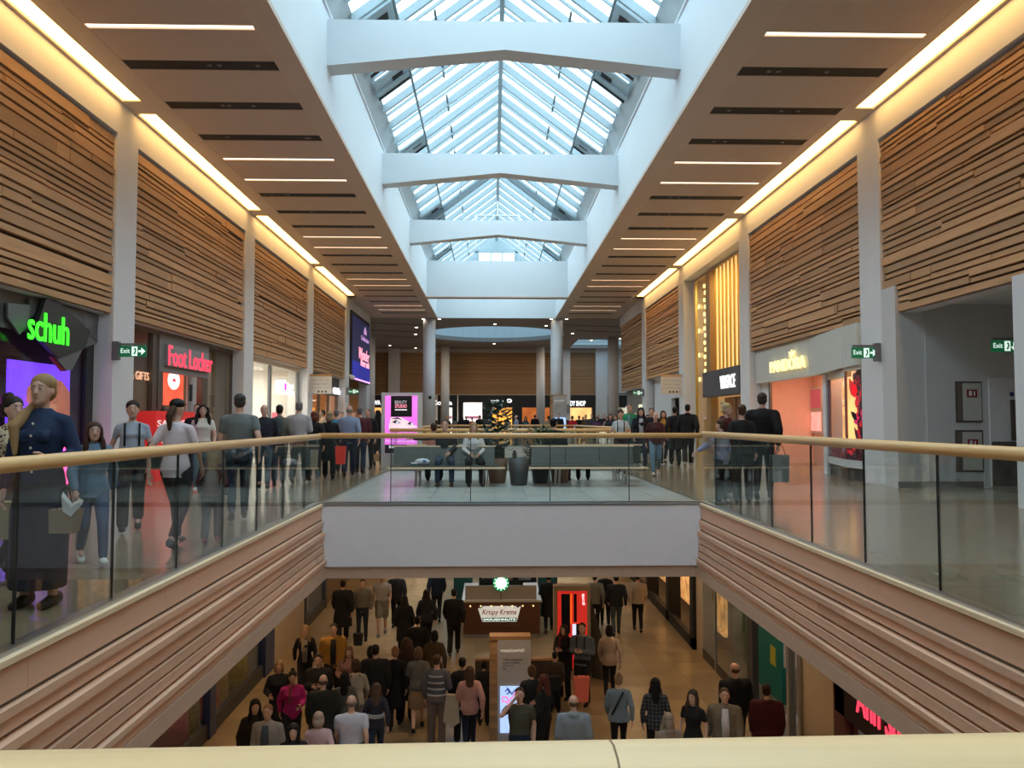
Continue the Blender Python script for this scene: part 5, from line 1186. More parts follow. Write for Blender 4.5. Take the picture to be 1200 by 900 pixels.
def person(px, Y, h, rot, label, sex='m', pose='stand', arms='down', hair='short', hc=H_DK, top=('tee', GRY), low=('jeans', NAVY), shoes=BLK, big=1.0, hi=False, face=None, z=0.0, group=None, skin=None, x=None, head=0.0, scarf=None, straps=None, inner=None, kid=False, stripes=None, buttons=None, sling=None, pat=None):
    """rot in degrees: 0 faces away from the camera, 180 faces it, 90 faces the photo's left"""
    if x is None: x = onY(px, 600, Y)[0]
    zk = round(z, 1); x, Y = float(x), float(Y)
    for _ in range(14):
        cl_ = [q for q in HERE.setdefault(zk, []) if math.hypot(q[0]-x, q[1]-Y) < .47*max(.8, big)]
        if not cl_ or pose == 'sit': break
        if z > -1: x *= 1.012; Y *= 1.012
        else: dx = x-cl_[0][0]; dy = Y-cl_[0][1]; n_ = math.hypot(dx, dy) or 1; x += .05*dx/n_; Y += .10*(dy/n_ if abs(dy) > .01 else 1)
    HERE[zk].append((x, Y))
    t = thing('person', label, 'person', (x, Y, z), R(rot+.75*math.degrees(math.atan2(-x, Y))), group); s = h/1.75; t.scale = (s, s, s)
    sk_ = skin or SKIN
    J, z0, y0 = joints(pose, arms)
    link('body', body_mesh(sex, pose, arms, hi), sk_, t)
    tp_ = link('top' if top[0] in ('tee', 'crop', 'shirt') else top[0], top_mesh(sex, pose, arms, top[0], big, hi), pat or cmat(top[1]), t)
    link({'jeans': 'jeans', 'leggings': 'leggings'}.get(low[0], low[0]), low_mesh(sex, pose, low[0], big, hi), cmat(low[1]), t)
    # head pieces turn with the head only when the face is drawn
    hs = 1.0 if not kid else 1.0
    hloc = (0, y0+.012, z0)
    if hair != 'bald': link('hair' if hair != 'cap' else 'cap', hair_mesh(hair), cmat(hc, 'hair'), t, loc=hloc)
    if hair == 'cap': link('hair', simple('tail', lambda: MB().caps((0, -.10, 1.64), (-.02, -.15, 1.55), .04, .045, 10).caps((-.02, -.15, 1.55), (-.03, -.13, 1.40), .045, .018, 10)), cmat(H_BR, 'hair'), t, loc=hloc)
    for K in 'RL':
        a = J['ankle'+K]; lift = a[2]-.09
        ro = (-.35 if lift > .05 else (.12 if lift > .02 else 0))
        link('shoe', simple('shoe', shoe_mb), cmat(shoes, 'shoe'), t, loc=(a[0], a[1]-.01, lift*.75-.0), rot=(ro, 0, 0))
    if face is None: face = 110 < rot < 250
    if face:
        for q in (1, -1):
            e = link('eye', simple('eye', lambda: MB().ell((0, 0, 0), .0135, .006, .0065, 10, 5)), EYEW, t, loc=(.031*q, .0862+y0+.012, 1.648+z0))
            link('iris', simple('iris', lambda: MB().ell((0, 0, 0), .0068, .004, .0068, 8, 5)), EYED, e, loc=(0, .004, 0))
            link('eyebrow', simple('brow', lambda: MB().caps((-.016, 0, 0), (.016, 0, .003), .004, .003, 6)), cmat(hc if hair != 'bald' else H_GR, 'hair'), t, loc=(.031*q, .088+y0+.012, 1.672+z0))
        link('mouth', simple('mouth', lambda: MB().ell((0, 0, 0), .023, .007, .0065, 10, 5)), LIP, t, loc=(0, .081+y0+.012, 1.573+z0))
    if inner: link('shirt_front', simple('inner', lambda: MB().prism([(-.05, 0, 1.45), (.05, 0, 1.45), (.065, .035, 1.25), (.055, .03, .92), (-.055, .03, .92), (-.065, .035, 1.25)], (0, .015, 0))), cmat(inner), t, loc=(0, y0+.115, z0))
    if buttons:
        for bz in (1.38, 1.29, 1.20, 1.11, 1.02): link('button', simple('button', lambda: MB().ell((0, 0, 0), .011, .006, .011, 8, 5)), cmat(buttons), t, loc=(0, .128 if bz > 1.34 else (.150 if bz > 1.15 else .128), bz))
        for q in (1, -1): link('chest_pocket', simple('chest_pocket', lambda: MB().box(-.045, .045, 0, .008, -.045, .045)), cmat((.025, .042, .09)), t, loc=(.08*q, .128, 1.29), rot=(.15, 0, 0))
    if sling: link('strap', simple('sling', lambda: MB().prism([(-.16, -.155, 1.02), (-.13, -.155, 1.0), (.10, -.105, 1.43), (.07, -.105, 1.45)], (0, -.012, 0))), cmat(sling), t)
    if scarf: link('scarf', simple('scarf', lambda: MB().ell((0, .01, 1.475), .085, .085, .035, 14, 7).caps((.04, .11, 1.46), (.05, .15, 1.2), .03, .04, 8)), cmat(scarf), t, loc=(0, y0, z0))
    if straps:
        link('strap', simple('strap', lambda: MB().box(-.012, .012, .118, .14, 1.15, 1.44).box(-.012, .012, -.14, .118, 1.44, 1.455)), cmat(straps), t, loc=(-.09, y0, z0)); link('strap', BODY['strap'], cmat(straps), t, loc=(.09, y0, z0))
    if stripes:
        for zc in stripes[1]: link('stripe', simple('stripe', lambda: MB().loft([((0, 0, -.018), (.187, 0, 0), (0, .142, 0)), ((0, 0, .018), (.187, 0, 0), (0, .142, 0))], 20)), cmat(stripes[0]), t, loc=(0, y0, zc+z0), sc=(big*(1.0 if sex == 'm' else .92), 1, 1))
    return t
def patmat(name, kind, c0, c1, sc):
    m = mat(name, c0, .8); n = m.node_tree; b = n.nodes['Principled BSDF']; geo = n.nodes.new('ShaderNodeTexCoord')
    mx = n.nodes.new('ShaderNodeMix'); mx.data_type = 'RGBA'; mx.inputs[6].default_value = (*c0, 1); mx.inputs[7].default_value = (*c1, 1)
    if kind == 'spots':
        v = n.nodes.new('ShaderNodeTexVoronoi'); v.inputs['Scale'].default_value = sc; n.links.new(geo.outputs['Object'], v.inputs['Vector'])
        g = n.nodes.new('ShaderNodeMath'); g.operation = 'LESS_THAN'; g.inputs[1].default_value = .38; n.links.new(v.outputs['Distance'], g.inputs[0]); n.links.new(g.outputs[0], mx.inputs[0])
    else:
        s = n.nodes.new('ShaderNodeSeparateXYZ'); n.links.new(geo.outputs['Object'], s.inputs[0]); outs = []
        for ax in (0, 2):
            k = n.nodes.new('ShaderNodeMath'); k.operation = 'MULTIPLY'; k.inputs[1].default_value = sc; n.links.new(s.outputs[ax], k.inputs[0])
            f_ = n.nodes.new('ShaderNodeMath'); f_.operation = 'FRACT'; n.links.new(k.outputs[0], f_.inputs[0])
            g = n.nodes.new('ShaderNodeMath'); g.operation = 'LESS_THAN'; g.inputs[1].default_value = .16; n.links.new(f_.outputs[0], g.inputs[0]); outs.append(g)
        a_ = n.nodes.new('ShaderNodeMath'); a_.operation = 'MAXIMUM'; n.links.new(outs[0].outputs[0], a_.inputs[0]); n.links.new(outs[1].outputs[0], a_.inputs[1]); n.links.new(a_.outputs[0], mx.inputs[0])
    n.links.new(mx.outputs[2], b.inputs['Base Color']); return m
def lower(px, py, h):
    """place someone on the ground floor by the top of the head"""
    x, Y = onZ(px, py, GF+h); return x, Y
def bag(name, label, loc, w_, d_, h_, c, rz=0, top=.8, hang=.0, cat='bag', mark=None):
    t = thing(name, label, cat, loc, rz)
    mb = MB()
    if name == 'plastic_bag':
        mb.loft([((0, 0, h_*z), (w_/2*a, 0, 0), (0, d_/2*b, 0)) for z, a, b in ((.0, .55, .5), (.04, .85, .8), (.25, 1.0, 1.0), (.55, .92, .85), (.8, .62, .5), (.95, .42, .25), (1.0, .45, .15))], 12)
    else: mb.prism([(-w_/2*top, -d_/2, 0), (w_/2*top, -d_/2, 0), (w_/2, -d_/2*.6, h_), (-w_/2, -d_/2*.6, h_)], (0, d_, 0)); put('bag_body', mb, cmat(c, 'bag'), t, name == 'plastic_bag')
    for q in (-.3, .3): put('handle', MB().tube((w_*q, 0, h_), (w_*q*.5, 0, h_+.14+hang), .006, 6).tube((w_*q*.5, 0, h_+.14+hang), (0, 0, h_+.16+hang), .006, 6), cmat(BLK), t)
    if mark: f = Face('F', -d_/2-.002, t); f.text('lettering', mark[0], -w_*.32, w_*.32, h_*.45, h_*.45+w_*.16, cmat(mark[1]), 0, .004)
    return t

# ---- left walkway
person(47, 6.25, 1.77, 158, 'woman with long blonde side ponytail in a dark denim dress, nearest on the left walkway', 'f', 'stand', 'holdL', 'sidepony', H_BL, ('shirt', (.018, .032, .075)), ('dress', (.014, .018, .035)), BLK, hi=True, buttons=(.6, .55, .45))
person(12, 7.3, 1.63, 215, 'dark haired woman in a leopard print top partly behind the denim dress woman', 'f', 'walk', 'down', 'bun', H_DK, ('shirt', (.42, .33, .20)), ('trousers', BLK), BLK, hi=True, pat=patmat('leopard_print', 'spots', (.45, .36, .24), (.03, .02, .015), 34))
person(108, 8.05, 1.40, 195, 'girl with long brown hair, blue denim jacket and white trainers on the left walkway', 'f', 'walk2', 'down', 'long', (.05, .02, .013), ('jacket', (.12, .19, .27)), ('jeans', (.05, .08, .15)), (.7, .7, .68), hi=True)
person(153, 10.4, 1.67, 185, 'woman in a pale grey cropped top with black straps and black trousers', 'f', 'walk', 'down', 'pony', H_DK, ('crop', (.34, .37, .45)), ('trousers', BLK), BLK, hi=True, straps=BLK)
person(205, 8.9, 1.66, -20, 'woman from behind in a white tee and black cap with a brown ponytail', 'f', 'walk2', 'down', 'cap', H_BK, ('tee', (.68, .58, .62)), ('leggings', (.02, .022, .027)), (.05, .05, .05), hi=True)
person(236, 16.2, 1.74, 180, 'smiling woman with long dark curly hair and a fitted white top', 'f', 'walk', 'down', 'curly', H_DK, ('tee', (.66, .62, .58)), ('jeans', (.08, .14, .17)), (.6, .6, .6), hi=True)
person(229, 17.6, 1.78, 180, 'dark haired person almost hidden behind the smiling curly haired woman', 'm', 'stand', 'down', 'short', H_BK, ('tee', BLK), ('jeans', BLK))
person(279, 11.4, 1.80, 6, 'man from behind in a grey green polo shirt holding a child\'s hand', 'm', 'walk', 'down', 'short', (.045, .04, .037), ('tee', (.155, .175, .175)), ('jeans', (.018, .032, .06)), (.03, .03, .03), big=1.03, hi=True)
person(248, 9.3, 1.10, 0, 'small blonde child from behind in a plum speckled top walking with the polo shirt man', 'f', 'walk', 'down', 'long', (.28, .19, .11), ('sweater', (.10, .045, .05)), ('trousers', (.12, .13, .14)), (.4, .12, .2), hi=True)
person(308, 16.6, 1.75, 182, 'bald man facing the camera in a dark navy shirt on the left walkway', 'm', 'walk2', 'down', 'bald', H_GR, ('shirt', (.02, .022, .035)), ('jeans', (.03, .05, .08)), big=1.06)
person(326, 17.4, 1.76, 5, 'person from behind with a dark backpack over a grey hooded top', 'm', 'walk', 'down', 'short', H_DK, ('hoodie', (.14, .125, .11)), ('trousers', (.03, .03, .035)))
t = thing('backpack', 'dark grey backpack carried by the hooded person on the left walkway', 'bag', (onY(324, 500, 17.1)[0], 17.12, 1.08)); put('bag_body', MB().ell((0, 0, .2), .15, .09, .23), cmat((.05, .06, .06)), t, True); put('pocket', MB().ell((0, -.07, .12), .10, .04, .10), cmat((.07, .08, .08)), t, True)
person(349, 18.2, 1.85, -8, 'man from behind in a light grey shirt reaching his arm to the right', 'm', 'walk', 'holdR', 'short', H_GR, ('shirt', (.40, .38, .39)), ('trousers', (.025, .03, .03)), BRN, big=1.1)
person(367, 18.9, 1.63, 0, 'red haired woman from behind in a black leather jacket', 'f', 'walk', 'down', 'bob', H_RD, ('jacket', BLK), ('trousers', BLK))
person(385, 19.0, 1.63, 5, 'blonde woman from behind in a long black coat holding a red bag', 'f', 'walk2', 'down', 'bob', (.27, .20, .12), ('coat', BLK), ('trousers', BLK))
person(393, 21.5, 1.72, 10, 'person from behind in a bright blue short sleeved shirt', 'f', 'walk', 'down', 'short', H_GR, ('tee', (.05, .26, .42)), ('trousers', NAVY))
person(408, 20.4, 1.80, 0, 'balding man from behind in a pale blue shirt', 'm', 'walk', 'down', 'thin', (.25, .22, .2), ('shirt', (.24, .30, .44)), ('trousers', NAVY), big=1.1)
person(421, 21.4, 1.78, -4, 'grey haired man from behind in a maroon sweater and jeans', 'm', 'walk2', 'down', 'short', (.11, .11, .12), ('sweater', (.095, .022, .028)), ('jeans', NAVY), BLK, big=1.16)
person(430, 23.6, 1.76, 170, 'ginger haired man half hidden beside the maroon sweater man', 'm', 'stand', 'down', 'short', (.14, .05, .03), ('jacket', BLK), ('jeans', BLK))
person(442, 25.0, 1.74, 0, 'woman from behind with long dark hair in a dark coat by the pink totem', 'f', 'walk', 'down', 'long', H_BK, ('coat', (.02, .022, .025)), ('jeans', NAVY))
person(377, 29.0, 1.80, 100, 'man in a pale shirt facing sideways before the amber shop', 'm', 'stand', 'down', 'short', H_DK, ('shirt', (.55, .42, .3)), ('jeans', NAVY))
person(385, 31, 1.78, 180, 'dark haired man seen between heads before the amber shop', 'm', 'stand', 'down', 'short', H_DK, ('tee', BLK), ('jeans', NAVY))
person(399, 30, 1.74, 180, 'young man with black hair facing the camera in the left crowd', 'm', 'walk', 'down', 'short', H_BK, ('tee', BLK), ('jeans', NAVY))
person(414, 33, 1.80, 180, 'man in an orange brown top in the left crowd', 'm', 'walk', 'down', 'short', H_BR, ('tee', (.3, .10, .04)), ('jeans', NAVY))
# bags on the left
bag('paper_bag', 'brown paper bag held beside the leopard print woman at the left edge', (onY(12, 640, 6.7)[0], 6.7, .45), .30, .14, .30, (.30, .24, .15))
bag('paper_bag', 'brown paper bag with white tissue held by the denim dress woman', (onY(80, 610, 6.0)[0], 5.95, .60), .20, .12, .17, (.26, .19, .12))
x = onY(83, 596, 5.9)[0]; tag(put('tissue_paper', MB().prism([(-.07, 0, .10), (-.06, 0, -.01), (.0, 0, -.05), (.08, 0, .04), (.05, 0, .05), (0, 0, .015)], (0, .02, .03)), cmat((.72, .74, .78)), loc=(x, 5.9, .77)), 'sheet of white tissue sticking out of the brown paper bag', 'paper')
bag('plastic_bag', 'large white plastic carrier bag held by the woman in the black cap', (onY(173, 580, 8.75)[0], 8.72, .34), .22, .16, .56, (.56, .57, .57), top=1.0)
bag('plastic_bag', 'white plastic bag with blue lettering held behind the girl in denim', (onY(138, 570, 9.2)[0], 9.2, .52), .20, .12, .36, (.5, .5, .52), mark=('SPORT', (.03, .05, .3)))
bag('handbag', 'black shoulder bag between the cropped top woman and the cap woman', (onY(180, 540, 9.4)[0], 9.35, .86), .26, .12, .16, BLK)
bag('paper_bag', 'orange red paper bag carried beside the blonde woman in the long coat', (onY(400, 530, 18.9)[0], 18.8, .40), .24, .12, .42, (.75, .05, .03))
bag('paper_bag', 'narrow white and orange paper bag carried on the left walkway', (onY(369, 545, 18.6)[0], 18.5, .30), .16, .10, .45, (.45, .33, .2))
bag('paper_bag', 'small tan paper bag carried beside the woman in front of the pink totem', (onY(442, 541, 24.6)[0], 24.5, .18), .18, .1, .22, (.5, .3, .15))
# ---- couple on the bench and people behind it
person(521, 17.72, 1.80, 180, 'man in a black sweater and jeans on the left bench, arm along its back', 'm', 'sit', 'back', 'short', H_DK, ('sweater', BLK), ('jeans', (.035, .055, .09)), BRN, hi=True, big=1.05)
person(555, 17.70, 1.72, 185, 'blonde woman in a white blouse and black trousers sitting on the left bench', 'f', 'sit', 'down', 'long', H_BL, ('shirt', (.62, .60, .62)), ('trousers', BLK), BLK, hi=True)
person(508, 18.55, 1.72, 0, 'person in a salmon pink top sitting on the rear bench behind the couple', 'f', 'sit', 'down', 'short', H_BR, ('sweater', (.62, .26, .22)), ('trousers', NAVY))
person(650, 18.5, 1.86, -20, 'man in a dark jacket sitting on the rear bench with his back to the camera', 'm', 'sit', 'down', 'short', H_BK, ('jacket', (.012, .014, .014)), ('trousers', BLK), big=1.15)
person(684, 18.75, 1.36, 0, 'small pale haired person in a cream top sitting low behind the right bench', 'f', 'sit', 'down', 'short', (.3, .15, .08), ('sweater', (.5, .47, .43)), ('trousers', BLK))
# ---- right walkway, coming towards the camera
person(728, 21.0, 1.70, 180, 'woman with glasses in a white tee with dark straps in the right crowd', 'f', 'walk', 'holdL', 'bun', H_DK, ('tee', (.60, .60, .62)), ('trousers', (.03, .012, .015)), straps=BLK)
person(738, 23.8, 1.92, 180, 'tall man in a bright green open jacket in the right crowd', 'm', 'walk', 'down', 'short', (.12, .05, .03), ('jacket', (.02, .22, .10)), ('jeans', NAVY), inner=(.10, .2, .2), big=1.1)
person(752, 22.8, 1.79, 180, 'dark haired woman with glasses in a dark navy open coat', 'f', 'walk2', 'down', 'long', H_BK, ('coat', (.012, .014, .022)), ('jeans', NAVY), inner=(.4, .4, .42))
person(769, 20.5, 1.64, 182, 'grey haired woman in a dark maroon sweater and pale blue jeans', 'f', 'walk', 'down', 'thin', (.4, .33, .28), ('sweater', (.065, .018, .022)), ('jeans', (.13, .22, .31)), (.5, .5, .5))
person(764, 25.6, 1.83, 180, 'man in a dark top with black hair behind the maroon sweater woman', 'm', 'stand', 'down', 'short', H_BK, ('tee', BLK), ('jeans', NAVY))
person(778, 26.0, 1.74, 185, 'long haired woman in a mustard jacket behind the maroon sweater woman', 'f', 'walk', 'down', 'long', H_BR, ('jacket', (.40, .20, .03)), ('jeans', BLK))
person(792, 25.0, 1.86, 2, 'person from behind in a long black coat walking away on the right', 'f', 'walk2', 'down', 'short', H_BK, ('coat', BLK), ('trousers', BLK))
person(807, 24.3, 1.92, -2, 'tall man from behind in a black jacket with a grey hood', 'm', 'walk', 'down', 'short', H_BK, ('hoodie', (.014, .014, .017)), ('trousers', BLK), (.3, .3, .3), big=1.05)
# ---- group by the right balustrade
person(853, 14.8, 1.74, -110, 'blonde woman in a maroon hooded top facing sideways by the right balustrade', 'f', 'stand', 'down', 'bun', (.45, .33, .17), ('hoodie', (.10, .018, .025)), ('trousers', (.03, .03, .035)), (.4, .42, .42), hi=True, face=True)
person(846, 13.6, 1.44, 60, 'girl with tied brown hair in a lavender denim jacket leaning out her arm', 'f', 'stand', 'reach', 'sidepony', H_BR, ('jacket', (.26, .28, .44)), ('trousers', (.03, .03, .04)), (.5, .5, .5), hi=True)
person(871, 13.2, 1.70, 0, 'person from behind with short brown hair in a black speckled sweater', 'f', 'stand', 'down', 'short', (.07, .035, .02), ('sweater', (.015, .015, .016)), ('trousers', (.014, .014, .017)), hi=True)
person(895, 13.7, 1.92, -8, 'tall man from behind with cropped hair in a black leather jacket', 'm', 'walk', 'down', 'short', (.05, .035, .03), ('jacket', (.012, .010, .010)), ('jeans', (.014, .014, .018)), BLK, big=1.06, hi=True)
bag('carrier_bag', 'grey carrier bag hanging from the hand of the leather jacket man', (onY(913, 545, 13.5)[0], 13.45, .38), .30, .14, .46, (.20, .22, .23))
# ---- crowds across the far hall
rs = random.Random(11)
far_r = [(643, 40, 'tan hooded coat, from behind', (.35, .27, .18), 0, 'f'), (655, 38, 'black coat beside the white directory totem', BLK, 180, 'm'), (663, 41, 'black jacket, from behind', BLK, 0, 'm'), (671, 38, 'bright red top in the right crowd', (.5, .02, .03), 0, 'f'), (679, 37, 'black coat next to the red top', BLK, 0, 'm'),
         (687, 40, 'brown jacket in the right crowd', (.10, .06, .04), 180, 'm'), (694, 33, 'dark grey shirt with pale face', (.05, .05, .06), 180, 'm'), (702, 36, 'green grey jacket in the right crowd', (.06, .08, .06), 180, 'm'), (708, 31, 'white shirt under a dark jacket', (.02, .02, .025), 180, 'm'), (716, 35, 'navy top and ponytail', NAVY, 180, 'f'),
         (722, 38, 'dark coat behind the white tee woman', BLK, 180, 'f'), (745, 30, 'olive jacket behind the green jacket man', (.08, .08, .04), 180, 'm'), (700, 44, 'purple top deep in the crowd', (.10, .04, .12), 180, 'f'), (712, 48, 'pale pink top deep in the crowd', (.45, .28, .28), 180, 'f'), (760, 34, 'tan coat near the dark doorway', (.25, .18, .12), 180, 'f'),
         (724, 52, 'grey coat near the far blue sign', GRY, 180, 'm'), (733, 47, 'blue jumper near the far blue sign', (.05, .10, .22), 180, 'm'), (650, 53, 'white top near the far totem', (.5, .5, .5), 180, 'f'), (684, 52, 'orange scarf deep in the crowd', (.4, .14, .04), 180, 'f')]
far_c = [(487, 56, 'dark clothes beside the pink totem', (.03, .03, .04), 180, 'm'), (523, 47, 'blonde hair and black coat before the far shops', BLK, 180, 'f'), (533, 60, 'grey cardigan before the white far shop', (.2, .2, .22), 0, 'f'), (541, 46.5, 'long black hair, from behind, by the far rail', BLK, 0, 'f'), (553, 58, 'red top before the white far shop', (.35, .06, .06), 180, 'f'),
         (562, 52, 'black top, seated height, at the far rail', BLK, 0, 'm'), (605, 46, 'light blue shirt by the far rail', (.25, .32, .45), 90, 'm'), (616, 48, 'teal top with dark hair by the far rail', (.04, .09, .11), 180, 'f'), (627, 57, 'dark coat before the dark far shop', BLK, 0, 'm'), (595, 60, 'cream jacket under the optician sign', (.45, .38, .3), 0, 'f'), (508, 58, 'brown coat beside the left column', (.1, .06, .04), 180, 'm'), (546, 64, 'dark suit under the far lights', NAVY, 180, 'm')]
for px, Y, lab, c, rot, sex in far_r+far_c:
    if 22 < Y < 45 and onY(px, 490, Y)[0] < 4.95: Y = 45.2+(Y*1.7) % 7
    lowc = rs.choice((BLK, NAVY, JEAN, GRY)); hr = rs.choice(('short', 'short', 'thin')) if sex == 'm' else rs.choice(('long', 'bob', 'pony'))
    person(px, Y, rs.uniform(1.72, 1.84) if sex == 'm' else rs.uniform(1.62, 1.72), rot+rs.uniform(-12, 12), 'distant person in %s' % lab, sex, rs.choice(('walk', 'stand')), 'down', hr, H_BL if 'blonde' in lab else (H_BK if 'black hair' in lab else rs.choice((H_DK, H_BR, H_BK))), (rs.choice(('jacket', 'sweater')) if 'coat' not in lab else 'coat', c), ('jeans', lowc), face=False)

# ---- ground floor
def G(px, py, h, rot, label, *a, **k):
    x, Y = lower(px, py, h); k['x'] = x; k['z'] = GF; return person(px, Y, h, rot, label, *a, **k)
G(402, 680, 1.78, 0, 'figure in a long black coat walking away under the bridge at left', 'm', 'walk', 'down', 'short', H_BK, ('coat', BLK), ('trousers', BLK), big=1.15)
G(425, 679, 1.74, 180, 'slim person in a long grey shirt and dark jeans facing the camera under the bridge', 'm', 'stand', 'down', 'short', H_DK, ('shirt', (.16, .14, .125)), ('jeans', (.02, .025, .035)))
G(448, 672, 1.80, 180, 'man in a pale tee and grey shorts under the bridge', 'm', 'walk', 'down', 'short', H_BR, ('tee', (.36, .34, .33)), ('shorts', (.22, .19, .16)), (.2, .2, .2), big=1.12)
G(465, 668, 1.74, 0, 'dark dressed figure just under the bridge beside the shorts man', 'm', 'walk', 'down', 'short', H_BK, ('jacket', (.03, .03, .035)), ('jeans', BLK))
G(512, 664, 1.72, 0, 'pair of dark legs far under the bridge, left of the kiosk', 'm', 'walk2', 'down', 'short', H_BK, ('jacket', NAVY), ('jeans', BLK))
G(474, 698, 1.64, 0, 'woman from behind with long dark hair in a knee length black coat', 'f', 'stand', 'down', 'long', H_DK, ('coat', BLK), ('trousers', BLK))
G(500, 691, 1.68, 8, 'dark haired figure from behind in a navy jacket near the kiosk', 'f', 'walk', 'down', 'long', H_DK, ('jacket', (.02, .022, .03)), ('trousers', BLK))
G(489, 722, 1.70, 0, 'person in a charcoal coat merging with the crowd below the navy jacket figure', 'm', 'stand', 'down', 'short', H_BK, ('coat', (.012, .012, .015)), ('trousers', BLK))
G(532, 690, 1.78, -3, 'man in a slim black suit walking away left of the doughnut kiosk', 'm', 'walk', 'down', 'short', H_BK, ('jacket', (.010, .010, .014)), ('trousers', BLK), BRN)
G(358, 733, 1.66, 180, 'blonde woman with a scarf and pale waistcoat walking towards the camera', 'f', 'walk', 'down', 'long', H_BL, ('sweater', BLK), ('jeans', BLK), scarf=(.35, .26, .19), inner=(.25, .22, .19))
G(391, 731, 1.80, 180, 'man in a black body warmer with mustard sleeves', 'm', 'walk', 'down', 'short', H_DK, ('hoodie', (.38, .19, .04)), ('trousers', BLK), inner=(.02, .02, .025), big=1.1)
G(409, 758, 1.58, 175, 'woman in a dusty pink coat beside the mustard sleeved man', 'f', 'stand', 'holdR', 'long', (.15, .07, .045), ('coat', (.30, .16, .13)), ('trousers', GRY))
G(424, 757, 1.60, 0, 'black haired person from behind in front of the pink coat', 'f', 'stand', 'down', 'bob', H_BK, ('jacket', BLK), ('trousers', BLK))
G(327, 775, 1.62, 180, 'short haired blonde woman in a black coat by the cream pier', 'f', 'stand', 'holdR', 'bob', (.25, .15, .07), ('coat', BLK), ('trousers', BLK))
G(343, 787, 1.60, 182, 'woman in a bright pink jacket looking at the camera on the ground floor', 'f', 'walk', 'holdL', 'bun', H_DK, ('jacket', (.42, .02, .16)), ('trousers', BLK), scarf=(.25, .05, .08))
G(373, 767, 1.74, 176, 'man in a dark jacket holding a phone in both hands', 'm', 'stand', 'phone', 'short', H_DK, ('jacket', (.02, .018, .02)), ('jeans', BLK), big=1.1)
G(379, 791, 1.74, 0, 'bald man from behind in a dark green grey coat', 'm', 'stand', 'down', 'thin', (.10, .06, .04), ('coat', (.02, .022, .018)), ('trousers', BLK), big=1.18)
G(404, 788, 1.62, 0, 'long haired woman from behind in a grey brown cardigan', 'f', 'walk', 'down', 'long', H_BK, ('sweater', (.10, .085, .07)), ('trousers', BLK))
G(417, 773, 1.66, 0, 'dark haired woman from behind in a cream lace top with a black strap', 'f', 'walk2', 'down', 'bob', H_BR, ('sweater', (.38, .34, .28)), ('jeans', GRY), straps=BLK)
G(440, 754, 1.80, 0, 'broad dark jacketed man from behind with a black cap of hair', 'm', 'stand', 'down', 'short', H_BK, ('jacket', BLK), ('trousers', BLK), big=1.15)
G(452, 762, 1.66, 0, 'fair haired woman from behind in a long black coat', 'f', 'walk', 'down', 'bun', (.25, .13, .08), ('coat', (.010, .010, .012)), ('trousers', BLK))
G(412, 815, 1.78, 0, 'balding man from behind in a white polo shirt at the front of the crowd', 'm', 'walk', 'down', 'thin', (.16, .12, .10), ('tee', (.50, .48, .55)), ('trousers', NAVY), big=1.22)
G(385, 831, 1.62, 0, 'woman from behind with a pale hair bob and light pink top', 'f', 'walk', 'down', 'bob', (.38, .27, .22), ('sweater', (.52, .34, .36)), ('trousers', NAVY), big=1.1)
G(441, 801, 1.52, 0, 'girl with long brown hair from behind in a black and white banded top', 'f', 'walk', 'down', 'long', (.09, .05, .035), ('sweater', (.03, .03, .045)), ('jeans', (.03, .05, .10)), stripes=((.38, .38, .40), (1.08, 1.12)))
G(344, 849, 1.64, 178, 'dark haired woman facing the camera low at the front left of the crowd', 'f', 'walk', 'down', 'long', H_BK, ('jacket', (.012, .012, .016)), ('trousers', BLK))
G(314, 826, 1.70, 165, 'fair haired man in an open grey shirt over blue at the left front', 'm', 'stand', 'down', 'short', (.25, .14, .07), ('shirt', (.30, .28, .27)), ('jeans', NAVY), inner=(.06, .08, .12), big=1.08)
G(299, 820, 1.66, 190, 'shadowy woman with dark hair at the far left of the ground floor', 'f', 'stand', 'down', 'long', H_BK, ('coat', (.02, .014, .012)), ('trousers', BLK))
G(509, 739, 1.64, 0, 'person from behind in an olive brown coat with a small backpack', 'f', 'walk', 'down', 'bob', H_BK, ('coat', (.07, .048, .025)), ('trousers', BLK))
G(471, 752, 1.72, 0, 'dark brown haired figure from behind left of the olive coat', 'f', 'stand', 'down', 'curly', (.04, .02, .014), ('coat', (.03, .018, .012)), ('trousers', BLK))
G(482, 758, 1.68, 0, 'older woman from behind in a grey jacket with a tan skirt', 'f', 'walk', 'down', 'bob', (.11, .065, .045), ('jacket', (.12, .115, .11)), ('skirt', (.26, .17, .11)))
G(512, 767, 1.76, -12, 'man in a blue striped sweater holding a cream coat', 'm', 'stand', 'holdR', 'short', H_BR, ('sweater', (.10, .10, .12)), ('trousers', (.16, .12, .10)), stripes=((.34, .33, .34), (1.0, 1.12, 1.24, 1.36)), big=1.05)
x, Y = lower(527, 772, 1.76); tag(put('folded_coat', MB().prism([(0, 0, 1.12), (.22, 0, 1.10), (.26, 0, .60), (.10, 0, .50), (-.06, 0, .62)], (0, .10, 0)), cmat((.42, .34, .25)), loc=(x-.06, Y-.12, GF)), 'cream coat folded over the arm of the striped sweater man', 'coat')
G(530, 772, 1.66, 0, 'dark haired woman from behind in a black jacket beside the cream coat', 'f', 'stand', 'down', 'short', H_BK, ('jacket', BLK), ('trousers', BLK))
G(545, 773, 1.64, 4, 'woman with long brown hair from behind in a dusty pink jacket', 'f', 'walk', 'down', 'long', (.08, .035, .02), ('jacket', (.45, .23, .20)), ('leggings', (.015, .02, .04)))
G(567, 775, 1.30, 0, 'dark haired child seated height beside the wooden seat block', 'f', 'stand', 'down', 'bun', H_BK, ('jacket', BLK), ('trousers', BLK))
